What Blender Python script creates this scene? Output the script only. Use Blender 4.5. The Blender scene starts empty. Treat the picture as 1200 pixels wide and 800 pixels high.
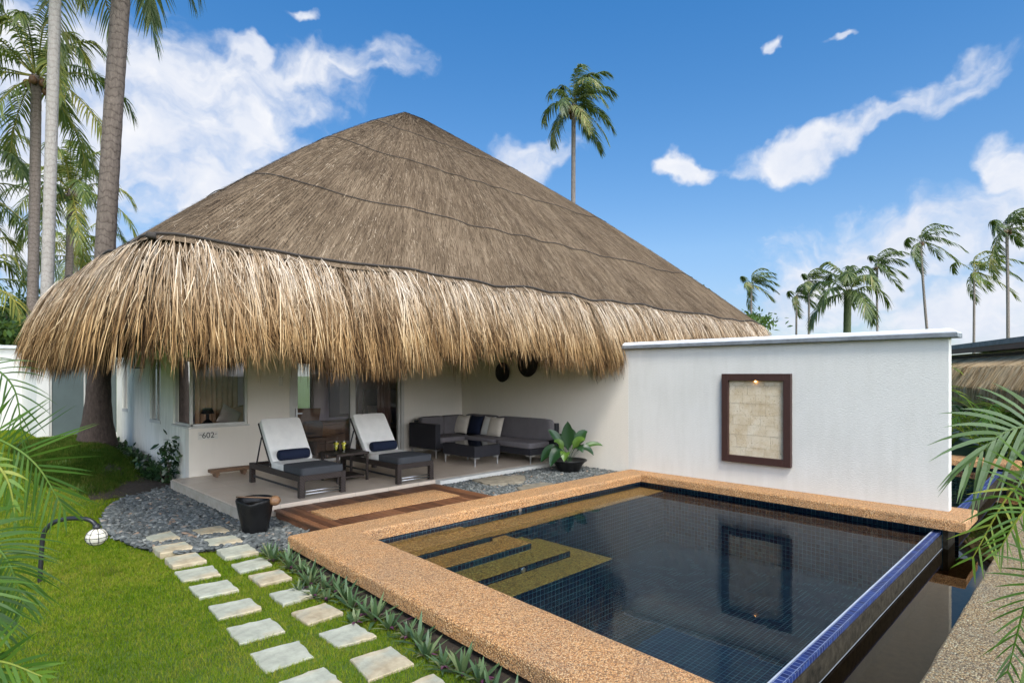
import bpy, math, random
import numpy as np
from mathutils import Matrix, Vector
rad = math.radians
RNG = np.random.default_rng(7)
random.seed(7)
scene = bpy.context.scene
COL = scene.collection
PI = math.pi

# ------------------------------------------------------------------ mesh builder
def A3(a): return np.asarray(a, dtype=float)
def unit(v):
    v = A3(v); return v / np.maximum(np.linalg.norm(v, axis=-1, keepdims=True), 1e-9)

class Q:
    """collects polygons and links them as ONE mesh object"""
    def __init__(s): s.v = []; s.f = []; s.r = []; s.t = []; s.n = 0
    def add(s, verts, faces, rnd=.5, mi=0, tc=None, M=None):
        verts = A3(verts)
        if M is not None:
            m = np.array(M); verts = verts @ m[:3, :3].T + m[:3, 3]
        faces = np.asarray(faces, dtype=np.int64)
        s.v.append(verts); s.f.append((faces + s.n, mi)); s.n += len(verts)
        s.r.append(np.broadcast_to(np.asarray(rnd, dtype=float), (len(verts),)))
        s.t.append(np.zeros((len(verts), 3)) if tc is None else A3(tc))
        return s
    def ribbons(s, P, W, side, rnd=.5, mi=0, tc=None):
        P = A3(P); N, S, _ = P.shape
        W = np.broadcast_to(A3(W), (N, S)); side = A3(side)
        if side.ndim == 2: side = side[:, None, :]
        off = side * W[..., None] * .5
        V = np.stack([P - off, P + off], axis=2).reshape(-1, 3)
        base = (np.arange(N) * S * 2)[:, None] + (np.arange(S - 1) * 2)[None, :]
        F = np.stack([base, base + 1, base + 3, base + 2], axis=-1).reshape(-1, 4)
        r = np.asarray(rnd, dtype=float)
        r = np.repeat(r, S * 2) if r.ndim == 1 and len(r) == N else r
        return s.add(V, F, r, mi, tc)
    def tube(s, pts, rads, n=8, rnd=.5, mi=0, cap=True, M=None):
        pts = A3(pts); k = len(pts); rads = np.broadcast_to(A3(rads), (k,))
        T = unit(np.gradient(pts, axis=0)); ref = np.array([0, 0, 1.]) if abs(T[0, 2]) < .9 else np.array([1., 0, 0])
        V = []
        a = np.arange(n) * 2 * PI / n
        u = unit(np.cross(T[0], ref))
        for i in range(k):
            u = unit(u - T[i] * np.dot(u, T[i])); w = np.cross(T[i], u)
            V.append(pts[i] + rads[i] * (np.cos(a)[:, None] * u + np.sin(a)[:, None] * w))
        V = np.concatenate(V)
        F = [[i * n + j, i * n + (j + 1) % n, (i + 1) * n + (j + 1) % n, (i + 1) * n + j] for i in range(k - 1) for j in range(n)]
        tc = np.zeros((len(V), 3)); L = np.concatenate([[0], np.cumsum(np.linalg.norm(np.diff(pts, axis=0), axis=1))])
        tc[:, 0] = np.repeat(L, n); tc[:, 1] = np.tile(np.cos(a), k); tc[:, 2] = np.tile(np.sin(a), k)
        n0 = s.n
        s.add(V, F, rnd, mi, tc, M)
        if cap:
            s.f.append((np.array([list(range(n))[::-1]]) + n0, mi)); s.f.append((np.array([list(range((k - 1) * n, k * n))]) + n0, mi))
        return s
    def box(s, x0, y0, z0, x1, y1, z1, rnd=.5, mi=0, M=None):
        V = [(x, y, z) for z in (z0, z1) for y in (y0, y1) for x in (x0, x1)]
        F = [(0, 2, 3, 1), (4, 5, 7, 6), (0, 1, 5, 4), (2, 6, 7, 3), (0, 4, 6, 2), (1, 3, 7, 5)]
        return s.add(V, F, rnd, mi, None, M)
    def prism(s, poly, z0, z1, rnd=.5, mi=0, M=None):
        n = len(poly); V = [(x, y, z0) for x, y in poly] + [(x, y, z1) for x, y in poly]
        n0 = s.n
        s.add(V, [[i, (i + 1) % n, n + (i + 1) % n, n + i] for i in range(n)], rnd, mi, None, M)
        s.f.append((np.array([list(range(n))[::-1]]) + n0, mi)); s.f.append((np.array([list(range(n, 2 * n))]) + n0, mi))
        return s
    def lathe(s, prof, c=(0, 0, 0), n=24, rnd=.5, mi=0, M=None, cap=True):
        a = np.arange(n) * 2 * PI / n; k = len(prof)
        V = np.concatenate([np.stack([c[0] + r * np.cos(a), c[1] + r * np.sin(a), np.full(n, c[2] + z)], 1) for r, z in prof])
        F = [[i * n + j, i * n + (j + 1) % n, (i + 1) * n + (j + 1) % n, (i + 1) * n + j] for i in range(k - 1) for j in range(n)]
        n0 = s.n
        s.add(V, F, rnd, mi, None, M)
        if cap:
            s.f.append((np.array([list(range(n))[::-1]]) + n0, mi)); s.f.append((np.array([list(range((k - 1) * n, k * n))]) + n0, mi))
        return s
    def superbox(s, c, h, p=5, nu=32, nv=16, rnd=.5, mi=0, M=None, bulge=0):
        """a soft cushion: a superellipsoid of half sizes h"""
        u = np.linspace(-PI, PI, nu, endpoint=False); v = np.linspace(-PI / 2, PI / 2, nv)
        sg = lambda t, e: np.sign(t) * np.abs(t) ** e
        e = 2 / p
        uu, vv = np.meshgrid(u, v)
        X = h[0] * sg(np.cos(vv), e) * sg(np.cos(uu), e); Y = h[1] * sg(np.cos(vv), e) * sg(np.sin(uu), e); Z = h[2] * sg(np.sin(vv), e)
        if bulge: Z = Z * (1 + bulge * (1 - (X / h[0]) ** 2) * (1 - (Y / h[1]) ** 2))
        V = np.stack([X + c[0], Y + c[1], Z + c[2]], -1).reshape(-1, 3)
        F = [[i * nu + j, i * nu + (j + 1) % nu, (i + 1) * nu + (j + 1) % nu, (i + 1) * nu + j] for i in range(nv - 1) for j in range(nu)]
        return s.add(V, F, rnd, mi, None, M)
    def pillow(s, w, h, t, M, rnd=.5, mi=0, n=14):
        g = np.linspace(-1, 1, n); X, Y = np.meshgrid(g, g)
        th = t * .5 * ((1 - np.abs(X) ** 2.6) * (1 - np.abs(Y) ** 2.6)) ** .55
        pin = 1 - .07 * (1 - np.abs(X) ** 2) * np.abs(Y) ** 2; pin2 = 1 - .07 * (1 - np.abs(Y) ** 2) * np.abs(X) ** 2
        PX = X * w / 2 * pin2; PY = Y * h / 2 * pin
        for sg in (1, -1):
            V = np.stack([PX, PY, sg * th], -1).reshape(-1, 3)
            F = [[i * n + j, i * n + j + 1, (i + 1) * n + j + 1, (i + 1) * n + j][::sg] for i in range(n - 1) for j in range(n - 1)]
            s.add(V, F, rnd, mi, None, M)
        return s
    def build(s, name, mats, parent=None, smooth=False, bevel=0, seg=2, loc=None):
        if not isinstance(mats, (list, tuple)): mats = [mats]
        me = bpy.data.meshes.new(name)
        V = np.concatenate(s.v)
        if loc is not None: V = V - A3(loc)
        loops = np.concatenate([f.reshape(-1) for f, m in s.f])
        sizes = np.concatenate([np.full(len(f), f.shape[1]) for f, m in s.f])
        mi = np.concatenate([np.full(len(f), m) for f, m in s.f])
        me.vertices.add(len(V)); me.vertices.foreach_set('co', V.astype(np.float32).ravel())
        me.loops.add(len(loops)); me.loops.foreach_set('vertex_index', loops.astype(np.int32))
        me.polygons.add(len(sizes)); me.polygons.foreach_set('loop_start', np.concatenate([[0], np.cumsum(sizes)[:-1]]).astype(np.int32))
        me.polygons.foreach_set('material_index', mi.astype(np.int32))
        for m in mats: me.materials.append(m)
        a = me.attributes.new('rnd', 'FLOAT', 'POINT'); a.data.foreach_set('value', np.concatenate(s.r).astype(np.float32))
        a = me.attributes.new('tc', 'FLOAT_VECTOR', 'POINT'); a.data.foreach_set('vector', np.concatenate(s.t).astype(np.float32).ravel())
        me.update(calc_edges=True); me.validate()
        me.polygons.foreach_set('use_smooth', np.full(len(me.polygons), bool(smooth)))
        o = bpy.data.objects.new(name, me); COL.objects.link(o)
        if loc is not None: o.location = loc
        if parent: o.parent = parent
        if bevel:
            b = o.modifiers.new('bevel', 'BEVEL'); b.width = bevel; b.segments = seg; b.limit_method = 'ANGLE'; b.angle_limit = rad(40)
        return o

def tag(o, label=None, cat=None, group=None, kind=None):
    if label: o['label'] = label
    if cat: o['category'] = cat
    if group: o['group'] = group
    if kind: o['kind'] = kind
    return o
def thing(name, label, cat, loc=(0, 0, 0), rz=0, group=None):
    o = bpy.data.objects.new(name, None); COL.objects.link(o); o.location = loc; o.rotation_euler = (0, 0, rz)
    o.empty_display_size = .2
    return tag(o, label, cat, group)
def copy_tree(o, parent=None):
    c = o.copy(); COL.objects.link(c); c.parent = parent
    for ch in list(o.children): copy_tree(ch, c)
    return c
def struct(o): return tag(o, kind='structure')
def bez(P, n):
    P = A3(P); t = np.linspace(0, 1, n)[:, None]
    if len(P) == 3: return (1 - t) ** 2 * P[0] + 2 * t * (1 - t) * P[1] + t * t * P[2]
    # Catmull-Rom through the points
    Pp = np.vstack([2 * P[0] - P[1], P, 2 * P[-1] - P[-2]]); m = len(P) - 1
    s = np.linspace(0, m - 1e-6, n); i = s.astype(int); f = (s - i)[:, None]
    a, b, c, d = Pp[i], Pp[i + 1], Pp[i + 2], Pp[i + 3]
    return .5 * (2 * b + (c - a) * f + (2 * a - 5 * b + 4 * c - d) * f ** 2 + (3 * b - a - 3 * c + d) * f ** 3)
def sst(a, b, x):
    t = np.clip((np.asarray(x, float) - a) / (b - a), 0, 1); return t * t * (3 - 2 * t)

# ------------------------------------------------------------------ materials
class N:
    def __init__(s, tree): s.t = tree
    def __call__(s, typ, ins=None, **kw):
        n = s.t.nodes.new('ShaderNode' + typ)
        for k, v in kw.items(): setattr(n, k, v)
        for k, v in (ins or {}).items():
            if isinstance(v, bpy.types.NodeSocket): s.t.links.new(v, n.inputs[k])
            else: n.inputs[k].default_value = v
        return n
    def math(s, op, a, b=None, c=None, clamp=False):
        d = {0: a}
        if b is not None: d[1] = b
        if c is not None: d[2] = c
        return s('Math', d, operation=op, use_clamp=clamp).outputs[0]
    def ramp(s, fac, stops, interp='LINEAR'):
        n = s('ValToRGB', {0: fac}); cr = n.color_ramp; cr.interpolation = interp
        while len(cr.elements) < len(stops): cr.elements.new(.5)
        for e, (p, c) in zip(cr.elements, stops): e.position = p; e.color = (*c, 1) if len(c) == 3 else c
        return n.outputs[0]
    def mix(s, f, a, b, blend='MIX'):
        n = s('Mix', None, data_type='RGBA', blend_type=blend)
        for i, v in ((0, f), (6, a), (7, b)):
            if isinstance(v, bpy.types.NodeSocket): s.t.links.new(v, n.inputs[i])
            else: n.inputs[i].default_value = (*v, 1) if isinstance(v, tuple) and len(v) == 3 else v
        return n.outputs[2]
def newmat(name):
    m = bpy.data.materials.new(name); m.use_nodes = True; t = m.node_tree; t.nodes.clear()
    n = N(t); out = n('OutputMaterial'); p = n('BsdfPrincipled'); t.links.new(p.outputs[0], out.inputs[0])
    return m, n, p, out
def link(n, a, b): n.t.links.new(a, b)
def coords(n, scale=None, kind='Object'):
    c = n('TexCoord').outputs[kind]
    if scale is not None: c = n('Mapping', {0: c, 'Scale': scale}).outputs[0]
    return c
def plain(name, c1, c2=None, scale=8, rough=.6, bump=0, bscale=60, metal=0, spec=.5, stretch=None, sss=0):
    m, n, p, o = newmat(name); c = coords(n, stretch)
    c2 = c2 or tuple(v * .8 for v in c1)
    f = n('TexNoise', {'Vector': c, 'Scale': scale, 'Detail': 8, 'Roughness': .62}).outputs[0]
    link(n, n.ramp(f, [(.32, c2), (.68, c1)]), p.inputs['Base Color'])
    p.inputs['Roughness'].default_value = rough; p.inputs['Metallic'].default_value = metal; p.inputs['Specular IOR Level'].default_value = spec
    if bump:
        b = n('TexNoise', {'Vector': c, 'Scale': bscale, 'Detail': 6, 'Roughness': .7}).outputs[0]
        link(n, n('Bump', {'Height': b, 'Strength': bump, 'Distance': .02}).outputs[0], p.inputs['Normal'])
    return m
def attr_mat(name, stops, rough=.6, trans=0, spec=.4, extra=None):
    """colour by the per-piece random value, with a little noise; optional translucency for leaves"""
    m, n, p, o = newmat(name)
    r = n('Attribute', attribute_name='rnd').outputs['Fac']
    nz = n('TexNoise', {'Vector': coords(n), 'Scale': 3.0, 'Detail': 4}).outputs[0]
    f = n.math('ADD', r, n.math('MULTIPLY', n.math('SUBTRACT', nz, .5), .35), clamp=True)
    colr = n.ramp(f, stops)
    link(n, colr, p.inputs['Base Color']); p.inputs['Roughness'].default_value = rough; p.inputs['Specular IOR Level'].default_value = spec
    if trans:
        tr = n('BsdfTranslucent', {0: n.mix(.5, colr, (.30, .42, .06))})
        mx = n('MixShader', {0: trans, 1: p.outputs[0], 2: tr.outputs[0]}); link(n, mx.outputs[0], o.inputs[0])
    return m

M = {}
# white rendered walls, weathered with streaks
def wall_mat(name, base, dirt, amt=.5):
    m, n, p, o = newmat(name); c = coords(n)
    st = n('TexNoise', {'Vector': coords(n, (5, 5, .7)), 'Scale': 1.6, 'Detail': 7, 'Roughness': .65}).outputs[0]
    bl = n('TexNoise', {'Vector': c, 'Scale': .9, 'Detail': 6}).outputs[0]
    z = n('SeparateXYZ', {0: c}).outputs[2]
    low = n('MapRange', {0: z, 1: -.3, 2: .5, 3: .55, 4: 0}).outputs[0]
    f = n.math('MULTIPLY', n.ramp(n.math('ADD', n.math('MULTIPLY', n.math('ADD', st, bl), .5), n.math('MULTIPLY', low, .22)), [(.46, (0, 0, 0)), (.72, (1, 1, 1))]), amt)
    link(n, n.mix(f, base, dirt), p.inputs['Base Color']); p.inputs['Roughness'].default_value = .85; p.inputs['Specular IOR Level'].default_value = .2
    b1 = n('TexNoise', {'Vector': coords(n, (1, 1, 2.2)), 'Scale': 26, 'Detail': 7, 'Roughness': .72}).outputs[0]
    link(n, n('Bump', {'Height': b1, 'Strength': .45, 'Distance': .015}).outputs[0], p.inputs['Normal'])
    return m
M['wall'] = wall_mat('white_render', (.65, .63, .575), (.50, .48, .42), .45)
M['side'] = wall_mat('weathered_render', (.74, .71, .62), (.36, .35, .27), .7)
M['terrwall'] = wall_mat('cream_render', (.69, .63, .535), (.60, .545, .46), .35)
M['cap'] = plain('grey_cap', (.22, .24, .25), (.14, .15, .16), 6, .7, .3)
M['captop'] = plain('pale_cap', (.70, .71, .70), (.55, .56, .56), 5, .8, .2)
M['frame'] = plain('painted_frame', (.52, .50, .45), (.45, .43, .38), 6, .5)
M['dark_beam'] = plain('dark_beam', (.03, .025, .02), None, 6, .5)
M['room'] = plain('room_paint', (.70, .64, .68), (.64, .59, .63), 2, .8)
M['room_floor'] = plain('room_floor', (.42, .28, .17), (.34, .22, .13), 3, .4)
M['soffit'] = plain('woven_soffit', (.62, .52, .38), (.50, .40, .28), 14, .8, .4, 40)

def pebblewash(name='pebble_wash', tint=None, k=1.0):
    m, n, p, o = newmat(name); c = coords(n)
    v = n('TexVoronoi', {'Vector': c, 'Scale': 95.0 * k, 'Randomness': 1.0})
    v2 = n('TexVoronoi', {'Vector': c, 'Scale': 170.0 * k})
    s = n('SeparateColor', {0: v.outputs['Color']}).outputs[0]
    s2 = n('SeparateColor', {0: v2.outputs['Color']}).outputs[0]
    st = [(.0, (.07, .034, .015)), (.16, (.31, .138, .043)), (.4, (.66, .315, .098)), (.65, (.83, .452, .172)), (.85, (.92, .652, .352)), (1, (.66, .25, .06))]
    a = n.mix(.3, n.ramp(s, st), n.ramp(s2, st))
    blot = n('TexNoise', {'Vector': c, 'Scale': 1.7, 'Detail': 7, 'Roughness': .6}).outputs[0]
    a = n.mix(n.ramp(blot, [(.45, (0, 0, 0)), (.75, (.5, .5, .5))]), a, (.33, .23, .14))
    d = n.ramp(v.outputs['Distance'], [(.25, (1, 1, 1)), (.75, (.35, .3, .28))])
    a = n.mix(.8, a, d, 'MULTIPLY')
    if tint: a = n.mix(1.0, a, tint, 'MULTIPLY')
    link(n, a, p.inputs['Base Color']); p.inputs['Roughness'].default_value = .7
    h = n.math('MULTIPLY', v.outputs['Distance'], -1)
    link(n, n('Bump', {'Height': h, 'Strength': .8, 'Distance': .014}).outputs[0], p.inputs['Normal'])
    return m
M['wash'] = pebblewash()

def tiles(name, size, grout_w, stops, grout, rough=.15, bump=True):
    """small square mosaic tiles, grout lines on every face by its own two axes"""
    m, n, p, o = newmat(name); c = n('TexCoord').outputs['Object']
    sc = n('VectorMath', {0: c, 'Scale': 1 / size}, operation='SCALE').outputs[0]
    fl = n('VectorMath', {0: n('VectorMath', {0: sc, 1: (.0137, .0137, .0137)}, operation='ADD').outputs[0]}, operation='FLOOR').outputs[0]
    rnd = n('TexWhiteNoise', {'Vector': fl}, noise_dimensions='3D').outputs[0]
    blot = n('TexNoise', {'Vector': c, 'Scale': .8, 'Detail': 3}).outputs[0]
    colr = n.ramp(n.math('ADD', n.math('MULTIPLY', rnd, .75), n.math('MULTIPLY', blot, .35)), stops)
    P = n('SeparateXYZ', {0: sc}); G = n('SeparateXYZ', {0: n('NewGeometry').outputs['True Normal']})
    ls = []
    for i in range(3):
        fr = n.math('FRACT', n.math('ADD', P.outputs[i], 1000.0137))
        on = n.math('LESS_THAN', n.math('ABSOLUTE', G.outputs[i]), .6)
        ls.append(n.math('MULTIPLY', n.math('LESS_THAN', fr, grout_w), on))
    L = n.math('MAXIMUM', n.math('MAXIMUM', ls[0], ls[1]), ls[2])
    gn = n('TexNoise', {'Vector': c, 'Scale': 5, 'Detail': 5}).outputs[0]
    L2 = n.math('MULTIPLY', L, n.ramp(gn, [(.3, (.35, .35, .35)), (.65, (1, 1, 1))]))
    link(n, n.mix(L2, colr, grout), p.inputs['Base Color']); p.inputs['Roughness'].default_value = rough
    return m
M['tile'] = tiles('navy_mosaic', .062, .08, [(0, (.003, .006, .016)), (.5, (.004, .010, .028)), (.8, (.005, .018, .034)), (1, (.008, .028, .042))], (.055, .115, .13))
M['rimtile'] = tiles('blue_mosaic', .055, .12, [(0, (.005, .010, .045)), (.6, (.010, .022, .10)), (1, (.02, .045, .16))], (.20, .23, .32), .55)
for n_ in M['rimtile'].node_tree.nodes:
    if n_.type == 'BSDF_PRINCIPLED': n_.inputs['Specular IOR Level'].default_value = .08
M['white_line'] = plain('white_grout', (.42, .45, .5), None, 8, .6)
M['stained'] = plain('stained_wash', (.060, .050, .033), (.016, .0135, .009), 16, .95, .7, 90, spec=.1)
M['kerbstone'] = pebblewash('pebble_kerb', (.50, .68, .84), .7)
M['moss_wash'] = pebblewash('wet_pebble_step', (.58, .52, .30), .55)
M['moss_deep'] = pebblewash('mossy_pebble_step', (.36, .43, .20), .55)
M['concrete'] = plain('under_coping', (.06, .055, .045), (.025, .024, .02), 6, .9, .4)
M['terrace'] = None
def terrace_mat():
    m, n, p, o = newmat('terrace_tile'); c = coords(n)
    br = n('TexBrick', {'Vector': c, 'Color1': (.56, .45, .34, 1), 'Color2': (.50, .40, .30, 1), 'Mortar': (.34, .27, .2, 1), 'Scale': 1.0, 'Mortar Size': .004, 'Brick Width': .6, 'Row Height': .6, 'Mortar Smooth': .2})
    br.offset = 0
    nz = n('TexNoise', {'Vector': c, 'Scale': 3.5, 'Detail': 8, 'Roughness': .6}).outputs[0]
    link(n, n.mix(n.ramp(nz, [(.35, (.0, .0, .0)), (.75, (.35, .35, .35))]), br.outputs[0], (.62, .52, .41)), p.inputs['Base Color'])
    link(n, n.ramp(nz, [(.3, (.28, .28, .28)), (.7, (.5, .5, .5))]), p.inputs['Roughness'])
    return m
M['terrace'] = terrace_mat()
M['terr_edge'] = plain('terrace_edge', (.44, .38, .30), (.33, .28, .2), 6, .8, .2)
M['white_edge'] = plain('white_kerb', (.58, .56, .50), (.46, .44, .39), 7, .8)

def deck_mat():
    m, n, p, o = newmat('hardwood_deck')
    r = n('Attribute', attribute_name='rnd').outputs['Fac']
    nz = n('TexNoise', {'Vector': coords(n, (26, 2.0, 26)), 'Scale': 2.2, 'Detail': 9, 'Roughness': .65}).outputs[0]
    f = n.math('ADD', n.math('MULTIPLY', r, .30), n.math('MULTIPLY', nz, .75))
    link(n, n.ramp(f, [(.25, (.035, .014, .007)), (.52, (.115, .046, .020)), (.78, (.25, .11, .048))]), p.inputs['Base Color'])
    p.inputs['Roughness'].default_value = .45
    link(n, n('Bump', {'Height': nz, 'Strength': .25, 'Distance': .01}).outputs[0], p.inputs['Normal'])
    return m
M['deck'] = deck_mat()

def thatch_top_mat():
    m, n, p, o = newmat('old_thatch')
    tc = n('Attribute', attribute_name='tc').outputs['Vector']
    a = n('TexNoise', {'Vector': n('Mapping', {0: tc, 'Scale': (34, 1.6, 1)}).outputs[0], 'Scale': 1.0, 'Detail': 9, 'Roughness': .7}).outputs[0]
    b = n('TexNoise', {'Vector': n('Mapping', {0: tc, 'Scale': (5, .7, 1)}).outputs[0], 'Scale': 1.0, 'Detail': 6, 'Roughness': .6}).outputs[0]
    c = n('TexNoise', {'Vector': coords(n), 'Scale': .5, 'Detail': 5}).outputs[0]
    f = n.math('ADD', n.math('MULTIPLY', a, .62), n.math('ADD', n.math('MULTIPLY', b, .28), n.math('MULTIPLY', c, .22)))
    link(n, n.ramp(f, [(.38, (.042, .028, .018)), (.52, (.118, .082, .050)), (.64, (.215, .155, .098)), (.78, (.36, .275, .185))]), p.inputs['Base Color'])
    p.inputs['Roughness'].default_value = .95; p.inputs['Specular IOR Level'].default_value = .1
    link(n, n('Bump', {'Height': a, 'Strength': .8, 'Distance': .05}).outputs[0], p.inputs['Normal'])
    return m
M['thatch_top'] = thatch_top_mat()
M['straw_old'] = attr_mat('old_straw', [(0, (.032, .020, .012)), (.35, (.11, .075, .046)), (.7, (.235, .17, .108)), (1, (.46, .36, .25))], .95, 0, .1)
def straw_mat():
    m, n, p, o = newmat('straw')
    r = n('Attribute', attribute_name='rnd').outputs['Fac']; q = n('SeparateXYZ', {0: n('Attribute', attribute_name='tc').outputs['Vector']}).outputs[0]
    nz = n('TexNoise', {'Vector': coords(n), 'Scale': 2.5, 'Detail': 5}).outputs[0]
    f = n.math('ADD', r, n.math('MULTIPLY', n.math('SUBTRACT', nz, .5), .4), clamp=True)
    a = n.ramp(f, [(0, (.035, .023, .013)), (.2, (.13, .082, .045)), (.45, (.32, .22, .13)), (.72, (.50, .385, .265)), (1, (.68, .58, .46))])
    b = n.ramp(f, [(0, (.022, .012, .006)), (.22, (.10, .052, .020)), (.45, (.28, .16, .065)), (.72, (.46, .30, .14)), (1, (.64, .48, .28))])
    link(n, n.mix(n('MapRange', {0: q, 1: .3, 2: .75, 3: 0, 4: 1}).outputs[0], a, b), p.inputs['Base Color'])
    p.inputs['Roughness'].default_value = .9; p.inputs['Specular IOR Level'].default_value = .12
    return m
M['straw'] = straw_mat()
M['rope'] = plain('dark_rope', (.045, .037, .03), None, 40, .9)

M['wicker'] = None
def wicker(name, c1, c2, s=90):
    m, n, p, o = newmat(name); c = coords(n)
    w = n('TexWave', {'Vector': coords(n, (1, 1, 1)), 'Scale': s / 6, 'Distortion': 0}, wave_type='BANDS', bands_direction='Z').outputs[1]
    w2 = n('TexWave', {'Vector': c, 'Scale': s / 6, 'Distortion': 0}, wave_type='BANDS', bands_direction='DIAGONAL').outputs[1]
    f = n.math('MULTIPLY', w, w2)
    link(n, n.ramp(f, [(.05, c2), (.6, c1)]), p.inputs['Base Color']); p.inputs['Roughness'].default_value = .5; p.inputs['Specular IOR Level'].default_value = .25
    link(n, n('Bump', {'Height': f, 'Strength': .5, 'Distance': .006}).outputs[0], p.inputs['Normal'])
    return m
M['wicker'] = wicker('brown_wicker', (.060, .043, .034), (.018, .013, .011))
M['wicker_dark'] = wicker('charcoal_wicker', (.040, .038, .044), (.014, .014, .017))
def cloth(name, c, var=.85, s=300):
    return plain(name, c, tuple(v * var for v in c), 5, .9, .25, s, spec=.2)
M['white_cloth'] = cloth('white_canvas', (.72, .70, .65))
M['grey_cloth'] = cloth('charcoal_cloth', (.055, .058, .062))
M['navy_cloth'] = cloth('navy_cloth', (.010, .015, .034))
M['taupe_cloth'] = cloth('taupe_cloth', (.135, .122, .124))
M['beige_cloth'] = cloth('beige_cloth', (.52, .46, .38))
M['steel'] = plain('brushed_steel', (.6, .6, .6), (.5, .5, .5), 30, .3, metal=1)
M['black_metal'] = plain('black_metal', (.018, .018, .02), (.012, .012, .013), 9, .4)
M['black_glaze'] = plain('black_glaze', (.010, .010, .010), (.005, .005, .005), 8, .32, .4, 14, spec=.25)
M['wood'] = plain('aged_wood', (.20, .11, .055), (.10, .052, .025), 14, .6, .3, 60, stretch=(1, 6, 6))
M['coconut'] = plain('coconut_shell', (.24, .125, .055), (.12, .06, .028), 12, .5, .3)
M['darkwood'] = plain('mahogany', (.055, .022, .016), (.035, .014, .01), 12, .4, .15, 50, stretch=(8, 8, 1))
M['curtain'] = plain('brown_curtain', (.55, .36, .22), (.42, .27, .16), 6, .9)
M['curtain_dark'] = plain('dark_curtain', (.13, .07, .05), (.09, .05, .035), 6, .9)
M['headboard'] = plain('blue_grey_board', (.10, .11, .14), None, 6, .7)
M['sign'] = plain('pale_sign', (.66, .62, .54), None, 8, .6)
M['ink'] = plain('black_ink', (.02, .02, .02), None, 8, .5)
M['soil'] = plain('soil', (.05, .034, .020), (.018, .013, .008), 16, .95, .8, 30)
M['stone'] = None
def stone_mat():
    m, n, p, o = newmat('slate_stone'); c = coords(n)
    r = n('ObjectInfo').outputs['Random']
    nz = n('TexNoise', {'Vector': c, 'Scale': 7, 'Detail': 9, 'Roughness': .65}).outputs[0]
    nz2 = n('TexNoise', {'Vector': c, 'Scale': 2.3, 'Detail': 5}).outputs[0]
    g = n.ramp(nz, [(.3, (.25, .25, .19)), (.6, (.40, .395, .30)), (.8, (.52, .50, .39))])
    t = n.ramp(nz, [(.3, (.26, .18, .09)), (.6, (.46, .36, .22)), (.8, (.56, .48, .34))])
    f = n.math('MULTIPLY', n.math('ADD', n.math('MULTIPLY', r, .45), n.math('MULTIPLY', nz2, 1.3)), 1)
    link(n, n.mix(n.ramp(f, [(.82, (0, 0, 0)), (1.0, (.8, .8, .8))]), g, t), p.inputs['Base Color']); p.inputs['Roughness'].default_value = .8
    link(n, n('Bump', {'Height': nz, 'Strength': .5, 'Distance': .03}).outputs[0], p.inputs['Normal'])
    return m
M['stone'] = stone_mat()
M['flag'] = plain('brown_flagstone', (.25, .215, .155), (.13, .11, .075), 9, .85, .5, 30)
M['pebble'] = attr_mat('grey_pebble', [(0, (.032, .036, .034)), (.4, (.083, .090, .085)), (.75, (.16, .166, .152)), (.93, (.29, .29, .255)), (1, (.24, .165, .11))], .65)
M['pebble_bed'] = plain('pebble_bed', (.05, .05, .052), (.02, .02, .02), 40, .9, .8, 40)

def grass_ground():
    m, n, p, o = newmat('grass_ground'); c = coords(n)
    a = n('TexNoise', {'Vector': c, 'Scale': 1.1, 'Detail': 8, 'Roughness': .6}).outputs[0]
    b = n('TexNoise', {'Vector': c, 'Scale': 40, 'Detail': 6, 'Roughness': .7}).outputs[0]
    f = n.math('ADD', n.math('MULTIPLY', a, .5), n.math('MULTIPLY', b, .5))
    link(n, n.ramp(f, [(.35, (.035, .06, .010)), (.55, (.075, .125, .015)), (.75, (.14, .17, .03))]), p.inputs['Base Color']); p.inputs['Roughness'].default_value = .9
    return m
M['grass_ground'] = grass_ground()
def grass_mat(name, stops, trans=.35):
    m, n, p, o = newmat(name)
    r = n('Attribute', attribute_name='rnd').outputs['Fac']; c = coords(n)
    a = n('TexNoise', {'Vector': c, 'Scale': .75, 'Detail': 6, 'Roughness': .6}).outputs[0]
    b = n('TexNoise', {'Vector': c, 'Scale': 5.5, 'Detail': 5, 'Roughness': .6}).outputs[0]
    f = n.math('ADD', n.math('MULTIPLY', r, .34), n.math('ADD', n.math('MULTIPLY', a, .55), n.math('MULTIPLY', b, .45)))
    c = n.ramp(f, stops)
    link(n, c, p.inputs['Base Color']); p.inputs['Roughness'].default_value = .8; p.inputs['Specular IOR Level'].default_value = .06
    tr = n('BsdfTranslucent', {0: c}); link(n, n('MixShader', {0: trans, 1: p.outputs[0], 2: tr.outputs[0]}).outputs[0], o.inputs[0])
    return m
M['grass'] = grass_mat('lawn_blades', [(.34, (.050, .105, .003)), (.52, (.105, .190, .006)), (.68, (.178, .255, .012)), (.87, (.31, .29, .045))])
M['mound_grass'] = grass_mat('mound_blades', [(.36, (.018, .042, .006)), (.55, (.035, .075, .008)), (.72, (.06, .105, .012)), (.9, (.13, .12, .03))], .25)

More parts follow.
